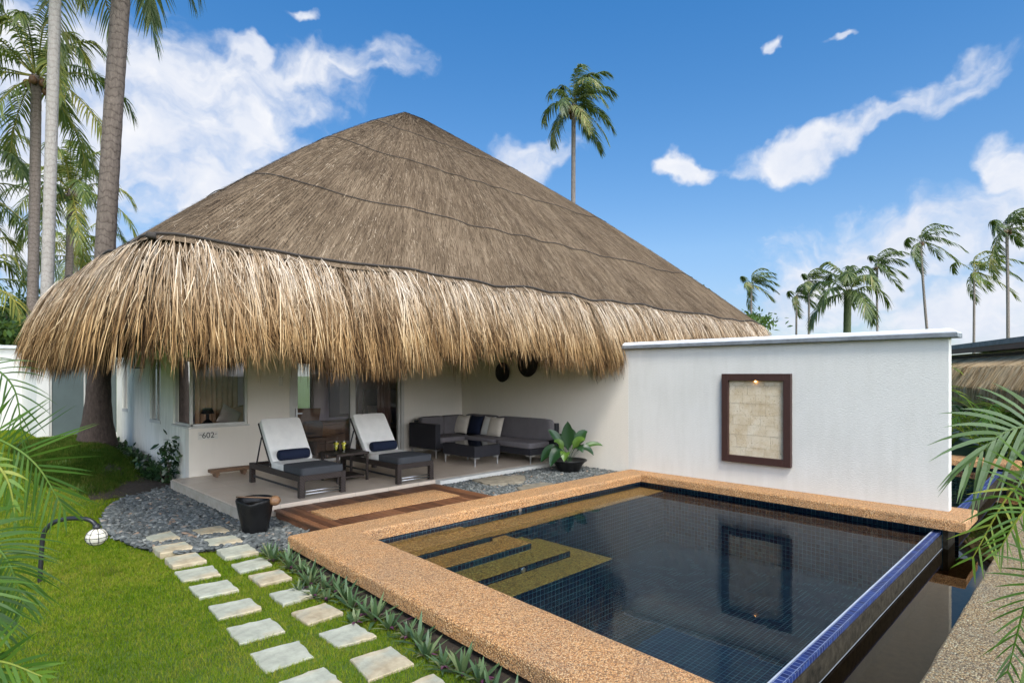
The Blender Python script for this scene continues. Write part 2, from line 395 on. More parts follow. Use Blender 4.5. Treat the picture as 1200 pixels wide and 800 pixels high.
G_PALM = [(0, (.035, .055, .018)), (.45, (.08, .115, .035)), (.8, (.15, .18, .055)), (1, (.27, .24, .09))]
M['palm_leaf'] = attr_mat('palm_leaf', G_PALM, .45, .25)
M['palm_yellow'] = attr_mat('palm_leaf_yellow', [(0, (.045, .075, .015)), (.5, (.12, .16, .03)), (1, (.34, .29, .05))], .45, .25)
M['areca'] = attr_mat('areca_leaf', [(0, (.015, .045, .006)), (.5, (.04, .10, .010)), (.85, (.10, .18, .018)), (1, (.24, .26, .035))], .45, .3, spec=.25)
M['areca_grey'] = attr_mat('areca_leaf_pale', [(0, (.035, .07, .02)), (.5, (.08, .135, .045)), (1, (.17, .23, .09))], .4, .25)
M['leaf'] = attr_mat('broad_leaf', [(0, (.018, .042, .010)), (.5, (.05, .10, .018)), (1, (.12, .18, .03))], .45, .25)
M['leaf_dark'] = attr_mat('glossy_leaf', [(0, (.008, .022, .010)), (.6, (.02, .05, .018)), (1, (.05, .09, .03))], .3, .15)
M['rhoeo'] = attr_mat('boat_lily_leaf', [(0, (.025, .055, .022)), (.5, (.065, .115, .045)), (.85, (.135, .185, .075)), (.97, (.17, .19, .08)), (1, (.12, .03, .08))], .4, .15)
M['bigleaf'] = attr_mat('potted_leaf', [(0, (.008, .028, .010)), (.6, (.020, .068, .018)), (1, (.085, .155, .022))], .35, .15)

def trunk_mat(name, c1, c2, ring=9, base=None):
    m, n, p, o = newmat(name)
    tc = n('Attribute', attribute_name='tc').outputs['Vector']; L = n('SeparateXYZ', {0: tc}).outputs[0]
    nz = n('TexNoise', {'Vector': tc, 'Scale': 3, 'Detail': 8, 'Roughness': .65}).outputs[0]
    fib = n('TexNoise', {'Vector': coords(n, (22, 22, 9)), 'Scale': 1, 'Detail': 9, 'Roughness': .75}).outputs[0]
    ang = n('Mapping', {0: tc, 'Scale': (.0, .55, .55)}).outputs[0]
    wob = n('TexNoise', {'Vector': n('Mapping', {0: tc, 'Scale': (1.1, .5, .5)}).outputs[0], 'Scale': 2.0, 'Detail': 3}).outputs[0]
    w = n.math('FRACT', n.math('ADD', n.math('MULTIPLY', L, ring), n.math('MULTIPLY', wob, 2.2)))
    f = n.math('ADD', n.math('MULTIPLY', fib, .6), n.math('ADD', n.math('MULTIPLY', nz, .35), n.math('MULTIPLY', n.ramp(w, [(0, (1, 1, 1)), (.10, (.6, .6, .6)), (.3, (0, 0, 0))]), -.17)))
    cc = n.ramp(f, [(.25, c2), (.7, c1)])
    if base:      # foot of the trunk: damp bark plus eave shade put into the colour
        bk_ = n.ramp(fib, [(.3, tuple(v * .35 for v in base)), (.7, base)])
        cc = n.mix(n('MapRange', {0: n.math('ADD', L, nz), 1: 2.6, 2: 4.2, 3: 1, 4: 0}).outputs[0], cc, bk_)
    link(n, cc, p.inputs['Base Color']); p.inputs['Roughness'].default_value = .9; p.inputs['Specular IOR Level'].default_value = .2
    h = n.math('ADD', n.math('MULTIPLY', w, .45), fib)
    link(n, n('Bump', {'Height': h, 'Strength': .7, 'Distance': .04}).outputs[0], p.inputs['Normal'])
    return m
M['trunk_brown'] = trunk_mat('coconut_trunk', (.33, .27, .22), (.10, .075, .058), 7)
M['trunk_base'] = trunk_mat('coconut_base', (.17, .125, .095), (.045, .032, .025), 7)
M['trunk_big'] = trunk_mat('big_coconut_trunk', (.25, .20, .16), (.06, .046, .036), 6, (.085, .062, .05))
M['trunk_pale'] = trunk_mat('pale_trunk', (.52, .47, .41), (.25, .22, .19), 6)
M['trunk_far'] = trunk_mat('far_trunk', (.30, .26, .22), (.16, .13, .11), 3)
M['trunk_green'] = trunk_mat('green_trunk', (.16, .19, .09), (.09, .10, .05), 3)

def water(name, tint, wave=.03, scale=2.5, refl=.6, gtint=(1, 1, 1)):
    m, n, p, o = newmat(name); n.t.nodes.remove(p)
    nz = n('TexNoise', {'Vector': coords(n), 'Scale': scale, 'Detail': 3}).outputs[0]
    bp = n('Bump', {'Height': nz, 'Strength': wave, 'Distance': .05}).outputs[0]
    fr = n.math('MULTIPLY', n('Fresnel', {'IOR': 1.33, 'Normal': bp}).outputs[0], refl)
    tr = n('BsdfTransparent', {0: (*tint, 1)}); gl = n('BsdfGlossy', {0: (*gtint, 1), 'Roughness': .0, 'Normal': bp})
    link(n, n('MixShader', {0: fr, 1: tr.outputs[0], 2: gl.outputs[0]}).outputs[0], o.inputs[0])
    return m
M['pool_water'] = water('pool_water', (.78, .84, .82), .025, 2.2, .42)
M['channel_water'] = water('channel_water', (.45, .36, .24), .01, 2, .9, (1, .9, .76))
def glass(name, tint, boost=1.0):
    m, n, p, o = newmat(name); n.t.nodes.remove(p)
    fr = n.math('MULTIPLY', n('Fresnel', {'IOR': 1.5}).outputs[0], boost, clamp=True)
    tr = n('BsdfTransparent', {0: (*tint, 1)}); gl = n('BsdfGlossy', {0: (1, 1, 1, 1), 'Roughness': .0})
    link(n, n('MixShader', {0: fr, 1: tr.outputs[0], 2: gl.outputs[0]}).outputs[0], o.inputs[0])
    return m
M['glass'] = glass('window_glass', (.88, .86, .86), 1.3)
M['dark_glass'] = plain('frosted_glass', (.10, .125, .12), (.085, .105, .10), 2, .28)
M['tumbler'] = glass('tumbler_glass', (.95, .97, .95), 1.0)
M['juice'] = plain('yellow_juice', (.62, .52, .03), (.5, .42, .02), 4, .3)
def coral():
    m, n, p, o = newmat('coral_stone'); c = coords(n)
    a = n('TexNoise', {'Vector': c, 'Scale': 5, 'Detail': 8, 'Roughness': .65}).outputs[0]
    b = n('TexNoise', {'Vector': c, 'Scale': 36, 'Detail': 6, 'Roughness': .7}).outputs[0]
    mus = n.ramp(b, [(.30, (.30, .21, .11)), (.43, (1, 1, 1))])
    r = n('Attribute', attribute_name='rnd').outputs['Fac']
    f = n.math('ADD', n.math('MULTIPLY', a, .9), n.math('MULTIPLY', r, .1))
    link(n, n.mix(.9, n.ramp(f, [(.3, (.46, .35, .21)), (.5, (.58, .48, .33)), (.7, (.64, .56, .42))]), mus, 'MULTIPLY'), p.inputs['Base Color']); p.inputs['Roughness'].default_value = .9
    link(n, n('Bump', {'Height': b, 'Strength': .6, 'Distance': .02}).outputs[0], p.inputs['Normal'])
    return m
M['coral'] = coral()
M['capiz'] = plain('capiz_shell', (.70, .66, .54), (.55, .50, .38), 22, .25, .15, 30)
M['fascia'] = plain('brown_fascia', (.13, .06, .045), (.08, .04, .03), 5, .6)
m, n, p, o = newmat('lamp_glow'); p.inputs['Base Color'].default_value = (1, .7, .3, 1); p.inputs['Emission Color'].default_value = (1, .5, .14, 1); p.inputs['Emission Strength'].default_value = 12; M['glow'] = m

# ------------------------------------------------------------------ ground
def gh(x, y):
    x = np.asarray(x, float); y = np.asarray(y, float)
    h = -.2 + .60 * sst(10.9, 15.4, y) - .34 * sst(2.5, 3.35, x) * sst(10.5, 15, y) * (1 - sst(16, 18.5, y))
    h = h + .13 * np.exp(-((x - 2.15) / .55) ** 2 - ((y - 12.9) / .9) ** 2)
    h = h - .05 * sst(1.1, 1.9, x) * sst(6.4, 7.6, y) * (1 - sst(11, 12.2, y))          # hollow that holds the pebbles
    h = h + .02 * np.sin(1.3 * x + .7 * y) * np.cos(.9 * y - .4 * x) * (y < 12)
    return h
HOLE = (2.95, .42, 16.65, 6.62)
xs = np.unique(np.concatenate([[-600, -200, -60, -20], np.arange(-8, 2.9, .16), [2.95], np.arange(3.2, 16.6, .8), [16.65], np.arange(18, 30, 2.), [40, 80, 200, 600]]))
ys = np.unique(np.concatenate([[-600, -200, -60, -20, -8], np.arange(-4, .3, .4), [.42], np.arange(.6, 6.5, .16), [6.62], np.arange(6.8, 21, .16), np.arange(21, 36, 3.), [60, 120, 250, 600]]))
XX, YY = np.meshgrid(xs, ys); ZZ = gh(XX, YY)
ZZ = np.where((XX > 3.3) & (YY > 6.3), -.22, ZZ); ZZ = np.where((XX > 2.9) & (YY < 6.8), -.3, ZZ)
ZZ = np.where((YY > 22) | (XX < -8.1), np.minimum(ZZ, .4) , ZZ)
nx = len(xs); idx = np.arange(XX.size).reshape(XX.shape)
cx = (XX[:-1, :-1] + XX[1:, 1:]) / 2; cy = (YY[:-1, :-1] + YY[1:, 1:]) / 2
keep = ~((cx > HOLE[0]) & (cx < HOLE[2]) & (cy > HOLE[1]) & (cy < HOLE[3]))
F = np.stack([idx[:-1, :-1], idx[:-1, 1:], idx[1:, 1:], idx[1:, :-1]], -1)[keep]
struct(Q().add(np.stack([XX, YY, ZZ], -1).reshape(-1, 3), F).build('lawn', M['grass_ground'], smooth=True))

# pebble bed outline on the left, and the bed between deck and coping
BED = [(3.36, 12.0), (2.62, 11.75), (2.1, 11.0), (1.78, 10.0), (1.66, 9.1), (1.78, 8.1), (2.02, 7.45), (2.5, 7.25), (2.8, 6.75), (3.02, 6.62), (3.6, 6.62), (3.6, 8.2), (3.2, 8.6)]
BED2 = [(6.3, 6.58), (9.78, 6.5), (9.78, 8.2), (6.3, 8.2)]
def inside(poly, x, y):
    c = np.zeros(len(x), bool); n = len(poly)
    for i in range(n):
        x0, y0 = poly[i]; x1, y1 = poly[(i + 1) % n]
        k = ((y0 > y) != (y1 > y)) & (x < (x1 - x0) * (y - y0) / (y1 - y0 + 1e-12) + x0); c ^= k
    return c
def fan(poly, z, name, mat):
    c = np.mean(np.array(poly), 0); V = [(c[0], c[1], z)] + [(a, b, z) for a, b in poly]; n = len(poly)
    return Q().add(V, [[0, 1 + i, 1 + (i + 1) % n] for i in range(n)]).build(name, mat)
struct(fan(BED, -.20, 'pebble_ground', M['pebble_bed']))
struct(fan(BED2, -.10, 'pebble_ground', M['pebble_bed']))
SOIL = [(3.37, 12.6), (3.0, 12.7), (2.8, 12.3), (2.5, 12.0), (2.2, 11.75), (2.5, 11.5), (3.37, 11.85)]
g = np.stack(np.meshgrid(np.linspace(1.9, 3.37, 26), np.linspace(11.4, 16.8, 60)), -1).reshape(-1, 2)
zz = gh(g[:, 0], g[:, 1]) + .012 + .02 * RNG.random(len(g)) - .1 * ~inside([(3.6, 17.2), (2.75, 16), (2.6, 13.4), (2.0, 12.2), (1.8, 11.5), (2.3, 11.3), (3.6, 11.5)], g[:, 0], g[:, 1])
fi = np.arange(26 * 60).reshape(60, 26)
struct(Q().add(np.column_stack([g, zz]), np.stack([fi[:-1, :-1], fi[:-1, 1:], fi[1:, 1:], fi[1:, :-1]], -1).reshape(-1, 4)).build('soil_bed', M['soil'], smooth=True))
struct(Q().add([(2.6, .2, -.192), (3.0, .2, -.185), (3.0, 6.55, -.185), (2.72, 6.7, -.192)], [[0, 1, 2, 3]]).build('soil_strip', M['soil']))

def ico():
    t = (1 + 5 ** .5) / 2
    V = unit(A3([(-1, t, 0), (1, t, 0), (-1, -t, 0), (1, -t, 0), (0, -1, t), (0, 1, t), (0, -1, -t), (0, 1, -t), (t, 0, -1), (t, 0, 1), (-t, 0, -1), (-t, 0, 1)]))
    Fc = [(0, 11, 5), (0, 5, 1), (0, 1, 7), (0, 7, 10), (0, 10, 11), (1, 5, 9), (5, 11, 4), (11, 10, 2), (10, 7, 6), (7, 1, 8), (3, 9, 4), (3, 4, 2), (3, 2, 6), (3, 6, 8), (3, 8, 9), (4, 9, 5), (2, 4, 11), (6, 2, 10), (8, 6, 7), (9, 8, 1)]
    V = list(map(tuple, V)); F2 = []; mid = {}
    def md(a, b):
        k = (min(a, b), max(a, b))
        if k not in mid: mid[k] = len(V); V.append(tuple(unit(A3(V[a]) + A3(V[b]))))
        return mid[k]
    for a, b, c in Fc:
        x, y, z = md(a, b), md(b, c), md(c, a); F2 += [(a, x, z), (b, y, x), (c, z, y), (x, y, z)]
    return A3(V), np.array(F2)
IV, IF = ico()
def pebbles(poly, z, dens, lo, hi, name, avoid=()):
    b = np.array(poly); x0, y0 = b.min(0); x1, y1 = b.max(0); n = int((x1 - x0) * (y1 - y0) * dens)
    X = RNG.uniform(x0, x1, n); Y = RNG.uniform(y0, y1, n); k = inside(poly, X, Y); X, Y = X[k], Y[k]
    for p_ in avoid:
        k = ~inside(p_, X, Y); X, Y = X[k], Y[k]
    n = len(X)
    a = RNG.uniform(0, PI, n); s = RNG.uniform(lo, hi, n)
    sx = s * RNG.uniform(.8, 1.3, n); sy = s * RNG.uniform(.55, .9, n); sz = s * RNG.uniform(.3, .55, n)
    V = IV[None] * np.stack([sx, sy, sz], -1)[:, None]
    V = V * (1 + .12 * np.sin(IV[None, :, :1] * 3 + RNG.uniform(0, 6, (n, 1, 1))))
    tl = RNG.normal(0, .25, n); V[..., 2] += V[..., 0] * np.tan(tl)[:, None]
    ca, sa = np.cos(a)[:, None], np.sin(a)[:, None]
    V = np.stack([V[..., 0] * ca - V[..., 1] * sa + X[:, None], V[..., 0] * sa + V[..., 1] * ca + Y[:, None], V[..., 2] + (z + RNG.uniform(0, .028, n))[:, None]], -1)
    Fc = (IF[None] + (np.arange(n) * len(IV))[:, None, None]).reshape(-1, 3)
    r = np.clip(RNG.normal(.45, .2, n), 0, .96); r[RNG.random(n) < .03] = 1
    o = Q().add(V.reshape(-1, 3), Fc, np.repeat(r, len(IV))).build(name, M['pebble'], smooth=True)
    tag(o, kind='stuff'); return o

# ------------------------------------------------------------------ stepping stones
ROW_A = [[(1.92, 8.35), (2.25, 8.47), (2.24, 7.99), (1.95, 8.01)], [(1.89, 7.82), (2.23, 7.79), (2.23, 7.45), (1.88, 7.46)], [(1.87, 7.25), (2.18, 7.24), (2.17, 6.84), (1.85, 6.88)],
  [(1.82, 6.71), (2.17, 6.66), (2.13, 6.30), (1.80, 6.34)], [(1.79, 6.15), (2.12, 6.09), (2.10, 5.73), (1.77, 5.78)], [(1.76, 5.51), (2.09, 5.45), (2.07, 5.13), (1.73, 5.16)],
  [(1.71, 4.93), (2.04, 4.88), (2.02, 4.55), (1.68, 4.57)], [(1.67, 4.36), (2.02, 4.31), (1.98, 3.99), (1.64, 4.00)], [(1.65, 3.82), (1.96, 3.80), (1.94, 3.47), (1.62, 3.46)]]
ROW_B = [[(2.46, 8.31), (2.80, 8.28), (2.78, 7.88), (2.45, 8.02)], [(2.42, 7.73), (2.76, 7.67), (2.73, 7.32), (2.38, 7.38)], [(2.38, 7.17), (2.72, 7.16), (2.69, 6.75), (2.34, 6.79)],
  [(2.32, 6.55), (2.66, 6.56), (2.63, 6.25), (2.29, 6.22)], [(2.31, 6.06), (2.62, 6.03), (2.60, 5.70), (2.29, 5.71)], [(2.26, 5.43), (2.57, 5.40), (2.56, 5.11), (2.24, 5.09)],
  [(2.21, 4.86), (2.52, 4.86), (2.53, 4.56), (2.20, 4.54)], [(2.18, 4.32), (2.49, 4.30), (2.48, 3.96), (2.18, 4.00)], [(2.14, 3.77), (2.46, 3.74), (2.43, 3.40), (2.08, 3.42)], [(2.13, 3.22), (2.44, 3.19), (2.40, 2.87), (2.11, 2.92)]]
ORD = ['first', 'second', 'third', 'fourth', 'fifth', 'sixth', 'seventh', 'eighth', 'ninth', 'tenth']
def slab(poly, z0, z1, jag=.0055):
    P = []
    n = len(poly)
    for i in range(n):
        a = A3(poly[i]); b = A3(poly[(i + 1) % n]); d = b - a; nr = np.array([d[1], -d[0]]) / (np.linalg.norm(d) + 1e-9)
        for t in np.linspace(0, 1, 7)[:-1]:
            P.append(a + d * t + nr * RNG.normal(0, jag * (.35 if t in (0,) else 1)))
    P = A3(P); c = P.mean(0); m = len(P)
    ins = c + (P - c) * .975
    V = np.concatenate([np.column_stack([P, np.full(m, z0)]), np.column_stack([P, np.full(m, z1 - .008)]), np.column_stack([ins, np.full(m, z1)]), [[c[0], c[1], z1 + .002]]])
    q = Q().add(V, [[k * m + i, k * m + (i + 1) % m, (k + 1) * m + (i + 1) % m, (k + 1) * m + i] for k in range(2) for i in range(m)])
    q.f.append((np.array([[2 * m + i, 2 * m + (i + 1) % m, 3 * m] for i in range(m)]), 0))
    return q, (c[0], c[1], z0)
look = ['small brown', 'pale', 'sandy grey', 'grey', 'pale', 'pale grey', 'smooth grey', 'wide pale', 'pale grey', 'pale']
for row, where in ((ROW_A, 'in the row along the open lawn'), (ROW_B, 'in the row beside the pool')):
    for i, pl in enumerate(row):
        q, c = slab(pl, -.25, -.155 if i < 3 else -.168)
        tag(q.build('stepping_stone', M['stone'], loc=c), '%s stepping stone, %s from the dark pebbles %s' % (look[i] if row is ROW_A else 'rough slate', ORD[i], where), 'stepping stone', 'stepping stones across the lawn')
for pl, lb in (([(7.0, 8.02), (7.55, 7.98), (7.95, 7.62), (7.5, 7.2), (6.9, 7.42)], 'large flat grey flagstone on the pebbles near the coffee table'), ([(7.0, 6.88), (7.3, 6.98), (7.7, 6.9), (7.75, 6.62), (6.9, 6.62)], 'smaller pale flagstone on the pebbles against the pool coping')):
    q, c = slab(pl, -.12, -.035, .02); tag(q.build('flagstone', M['flag'], loc=c), lb, 'flagstone')

pebbles(BED, -.195, 1350, .020, .048, 'pebbles', ROW_A[:3] + ROW_B[:3])
pebbles(BED2, -.10, 1900, .016, .034, 'pebbles', [[(7.0, 8.02), (7.55, 7.98), (7.95, 7.62), (7.5, 7.2), (6.9, 7.42)], [(7.0, 6.88), (7.3, 6.98), (7.7, 6.9), (7.75, 6.62), (6.9, 6.62)]])

# ------------------------------------------------------------------ pool
pool = thing('swimming_pool', 'dark blue tiled plunge pool with orange pebble coping in front of the white wall', 'swimming pool', (3.0, 6.6, -.3))
def child_loc(o): return o.location
def part(q, name, mat, root, **kw):
    """build a part in world coordinates and hang it on its root"""
    o = q.build(name, mat, None, **kw)
    base = Vector((0, 0, 0)); r = root; chain = []
    while r is not None: chain.append(r); r = r.parent
    mw = Matrix.Identity(4)
    for r in reversed(chain): mw = mw @ r.matrix_basis
    o.data.transform(mw.inverted()); o.parent = root
    return o
WZ = -.195
def coping_ring(px0, px1, px2, mirror=False):
    pass
# one U-shaped coping: along the path, along the deck and along the wall
cop = Q()
out = [(2.66, .2), (2.97, 6.62), (10.2, 6.53), (10.2, 1.19), (9.2, 1.19), (9.42, 6.03), (3.65, 6.15), (3.30, .2)]
def rounded_prism(q, poly, z0, z1, r=.03):
    P = A3(poly); n = len(P)
    def inset(d):
        R = []
        for i in range(n):
            a, b, c = P[i - 1], P[i], P[(i + 1) % n]
            e1 = unit(b - a); e2 = unit(c - b); n1 = np.array([e1[1], -e1[0]]); n2 = np.array([e2[1], -e2[0]])
            k = unit(n1 + n2); R.append(b + k * d / max(.3, np.dot(k, n1)))
        return np.array(R)
    area = .5 * np.sum(P[:, 0] * np.roll(P[:, 1], -1) - np.roll(P[:, 0], -1) * P[:, 1]); sg = 1 if area < 0 else -1
    rings = [(inset(sg * r * 0 + sg * 0), z0)]
    for a in (0, 30, 60, 90): rings.append((inset(sg * r * (1 - math.cos(rad(a)))), z1 - r + r * math.sin(rad(a))))
    V = np.concatenate([np.column_stack([R, np.full(n, z)]) for R, z in rings])
    k = len(rings); n0 = q.n
    Fq = [[j * n + i, j * n + (i + 1) % n, (j + 1) * n + (i + 1) % n, (j + 1) * n + i] for j in range(k - 1) for i in range(n)]
    q.add(V, Fq); q.f.append((np.array([list(range(n))[::-1]]) + n0, 0)); q.f.append((np.array([list(range((k - 1) * n, k * n))]) + n0, 0))
    return q
def dense(poly, d=.22, jit=.0025):
    R = []; n = len(poly)
    for i in range(n):
        a = A3(poly[i]); b = A3(poly[(i + 1) % n]); k = max(1, int(np.linalg.norm(b - a) / d))
        for t in range(k): R.append(a + (b - a) * t / k + (RNG.normal(0, jit, 2) if t else 0))
    return R
part(rounded_prism(Q(), dense(out), -.135, 0.0, .035), 'coping', M['wash'], pool)
# wall under the coping, set back
q = Q(); q.prism([(2.74, .2), (3.05, 6.55), (3.2, 6.55), (2.9, .2)][::-1], -.5, -.137); part(q, 'outer_wall', M['concrete'], pool)
FZ = -1.15
q = Q()
q.add([(3.3, 1.5, FZ), (9.36, 1.5, FZ), (9.5, 6.08, FZ), (3.6, 6.2, FZ)], [[0, 1, 2, 3]])                      # floor
q.add([(3.6, 6.2, FZ), (9.5, 6.08, FZ), (9.5, 6.08, -.137), (3.6, 6.2, -.137)], [[0, 1, 2, 3]])
q.add([(9.36, 1.45, FZ), (9.5, 6.08, FZ), (9.5, 6.08, -.137), (9.36, 1.45, -.137)], [[3, 2, 1, 0]])
q.add([(3.22, 0, FZ), (3.6, 6.2, FZ), (3.6, 6.2, -.137), (3.22, 0, -.137)], [[0, 1, 2, 3]])
q.add([(3.2, 1.549, FZ), (9.4, 1.549, FZ), (9.4, 1.549, -.231), (3.2, 1.549, -.231)], [[0, 1, 2, 3]])
part(q, 'basin', M['tile'], pool)
q = Q().box(3.32, 1.475, -.23, 9.36, 1.548, -.1895); part(q, 'rim', M['rimtile'], pool)
q = Q().box(3.32, 1.550, -.22, 9.36, 1.561, -.1875); part(q, 'grout_line', M['white_line'], pool)
q = Q().box(3.0, 1.460, -.75, 10.2, 1.5435, -.231).box(9.4, 1.40, -.75, 9.9, 1.7, -.137); part(q, 'overflow_wall', M['stained'], pool, bevel=.006)
q = Q().box(3.0, 1.4545, -.41, 9.39, 1.4595, -.404); part(q, 'water_mark', M['cap'], pool)
# entry steps and the long bench
ST = [(5.17, 5.52, -.215), (5.46, 5.11, -.28), (5.76, 4.72, -.36), (6.08, 4.30, -.44)]
for k, (x1, y0, z) in enumerate(ST):
    y1 = 6.18 if k == 0 else ST[k - 1][1] - .002; mt = M['moss_wash' if k < 2 else 'moss_deep']
    o = part(Q().box(3.3, y0 + .006, z - .012, x1, y1, z), 'step', mt, pool, bevel=.012)
    part(Q().box(3.3, y0, FZ, x1 - .004, y1 - .003, z - .013), 'step_riser', M['tile'], o)
    if k:
        x0, y2 = ST[k - 1][0] + .002, (5.594 if k == 1 else 5.58)
        o = part(Q().box(x0, y1 + .001, z - .012, x1, y2, z), 'step', mt, pool)
        part(Q().box(x0, y1 + .002, FZ, x1 - .004, y2, z - .013), 'step_riser', M['tile'], o)
o = part(Q().box(5.463, 5.60, -.262, 9.46, 6.18, -.25).box(5.174, 5.602, -.262, 5.4625, 6.18, -.25), 'bench_step', M['moss_wash'], pool)
part(Q().box(5.174, 5.597, FZ, 9.46, 6.18, -.264), 'step_riser', M['tile'], o)
for x in (6.3, 7.6): part(Q().lathe([(.035, 0), (.03, .012), (0.001, .014)], M=Matrix.Translation((x, 6.135, -.17)) @ Matrix.Rotation(rad(90), 4, 'X'), n=14), 'return_inlet', M['steel'], pool)
part(Q().lathe([(.035, 0), (.03, .012), (0.001, .014)], M=Matrix.Translation((4.9, 4.718, -.41)) @ Matrix.Rotation(rad(90), 4, 'X'), n=14), 'return_inlet', M['steel'], pool)
struct(Q().add([(3.15, 1.5495, WZ), (9.45, 1.5495, WZ), (9.55, 6.2, WZ), (3.62, 6.22, WZ)], [[0, 1, 2, 3]]).build('pool_water', M['pool_water']))

# the neighbour's mirrored pool beyond the wall
pool2 = thing('swimming_pool', "neighbouring plunge pool glimpsed past the end of the white wall behind palm leaves", 'swimming pool', (16.6, 6.6, -.3))
out2 = [(15.95, 1.2), (15.95, 6.1), (10.25, 6.1), (10.25, 6.53), (16.6, 6.6), (16.75, 1.2)]
part(rounded_prism(Q(), dense(out2), -.135, 0.0, .035), 'coping', M['wash'], pool2)
q = Q().add([(10.3, 1.5, FZ), (16.1, 1.5, FZ), (16.1, 6.2, FZ), (10.3, 6.2, FZ)], [[0, 1, 2, 3]])
q.add([(16.1, 1.4, FZ), (16.1, 6.2, FZ), (16.1, 6.2, -.137), (16.1, 1.4, -.137)], [[0, 1, 2, 3]]).add([(10.3, 6.2, FZ), (16.1, 6.2, FZ), (16.1, 6.2, -.137), (10.3, 6.2, -.137)], [[0, 1, 2, 3]])
q.add([(10.2, 1.5, FZ), (16.1, 1.5, FZ), (16.1, 1.5, -.24), (10.2, 1.5, -.24)], [[0, 1, 2, 3]]).add([(10.2, 1.4, FZ), (10.2, 6.2, FZ), (10.2, 6.2, -.137), (10.2, 1.4, -.137)], [[0, 1, 2, 3]])
part(q, 'basin', M['tile'], pool2)
part(Q().box(10.21, 1.46, -.23, 16.1, 1.56, -.1895), 'rim', M['rimtile'], pool2)
part(Q().box(10.205, 1.45, -.75, 16.65, 1.55, -.231), 'overflow_wall', M['stained'], pool2)
struct(Q().add([(10.2, 1.561, WZ), (16.1, 1.561, WZ), (16.1, 6.2, WZ), (10.2, 6.2, WZ)], [[0, 1, 2, 3]]).build('pool_water', M['pool_water']))

# overflow channel and its pebbled kerb
struct(Q().box(2.6, .42, -.95, 16.7, 1.5, -.8).build('channel_bed', M['stained']))
struct(Q().add([(2.6, .6, -.42), (16.7, .6, -.42), (16.7, 1.47, -.42), (2.6, 1.47, -.42)], [[0, 1, 2, 3]]).build('channel_water', M['channel_water']))
struct(rounded_prism(Q(), dense([(2.5, .40), (17, .40), (17, .86), (2.5, .90)], .3, .004), -.9, -.28, .02).build('kerb', M['kerbstone']))

# ------------------------------------------------------------------ terrace and deck
struct(Q().prism([(3.1, 8.27), (9.78, 8.27), (9.78, 11.6), (3.1, 11.6)], -.16, 0).build('terrace', M['terrace'], bevel=.008))
struct(Q().box(3.085, 8.26, -.17, 3.099, 11.6, -.012).build('terrace_kerb', M['terr_edge']))
struct(Q().box(6.36, 8.12, -.2, 9.775, 8.268, -.004).build('terrace_kerb', M['white_edge'], bevel=.006))
deck = thing('wooden_deck', 'low brown hardwood deck with an inset of orange pebble between terrace and pool', 'deck', (3.5, 6.6, -.2))
q = Q(); x = 3.48
while x < 6.3:
    w = .088
    segs = [(6.585, 8.2)] if not (3.80 < x + w / 2 < 5.95) else [(6.585, 7.08), (7.77, 8.2)]
    for y0, y1 in segs: q.box(x, y0, -.075, x + w, y1, -.045 + RNG.uniform(-.002, .002), rnd=RNG.random())
    x += w + .006
part(q, 'boards', M['deck'], deck, bevel=.003)
part(Q().box(3.81, 7.085, -.15, 5.95, 7.765, -.042), 'pebble_inset', M['wash'], deck, bevel=.008)
part(Q().box(3.5, 6.6, -.21, 3.56, 8.19, -.077).box(6.22, 6.6, -.21, 6.28, 8.19, -.077).box(3.561, 6.62, -.21, 6.219, 6.66, -.077), 'joists', M['deck'], deck)

# ------------------------------------------------------------------ villa
villa = thing('villa', 'white villa under a huge shaggy thatched roof beside the pool', 'house', (3.38, 11.6, 0))
def vp(q, name, mat, root=None, **kw): return part(q, name, mat, root or villa, **kw)
WX, WY, TOP = 3.38, 11.6, 2.62
q = Q().box(WX, WY, -.3, 4.41, WY + .2, .87).box(4.41, WY, -.2, 5.34, WY + .2, TOP).box(7.92, WY, -.2, 9.778, WY + .2, TOP)
q.box(3.385, WY + .001, 2.16, 4.41, WY + .2, TOP).box(5.34, WY + .001, 2.2, 7.92, WY + .2, TOP)
vp(q, 'front_wall', M['terrwall'])
q = Q().box(WX, WY + .2, -.3, WX + .205, 12.55, .87).box(WX, 12.55, -.3, WX + .2, 13.4, TOP).box(WX, 13.4, -.3, WX + .2, 14.15, .88).box(WX, 14.15, -.3, WX + .2, 16.1, TOP).box(WX, 16.1, -.3, WX + .2, 16.6, 1.0).box(WX, 16.6, -.3, WX + .2, 17.2, TOP)
q.box(WX + .001, WY, 2.16, WX + .2, 12.55, TOP).box(WX + .001, 13.4, 2.16, WX + .2, 14.15, TOP).box(WX + .001, 16.1, 2.16, WX + .2, 16.6, TOP)
vp(q, 'side_wall', M['side'])
vp(Q().box(WX - .03, WY - .03, .87, 4.44, WY + .2, .905).box(WX - .03, WY + .2, .87, WX + .2, 12.58, .905), 'window_sill', M['frame'], bevel=.006)
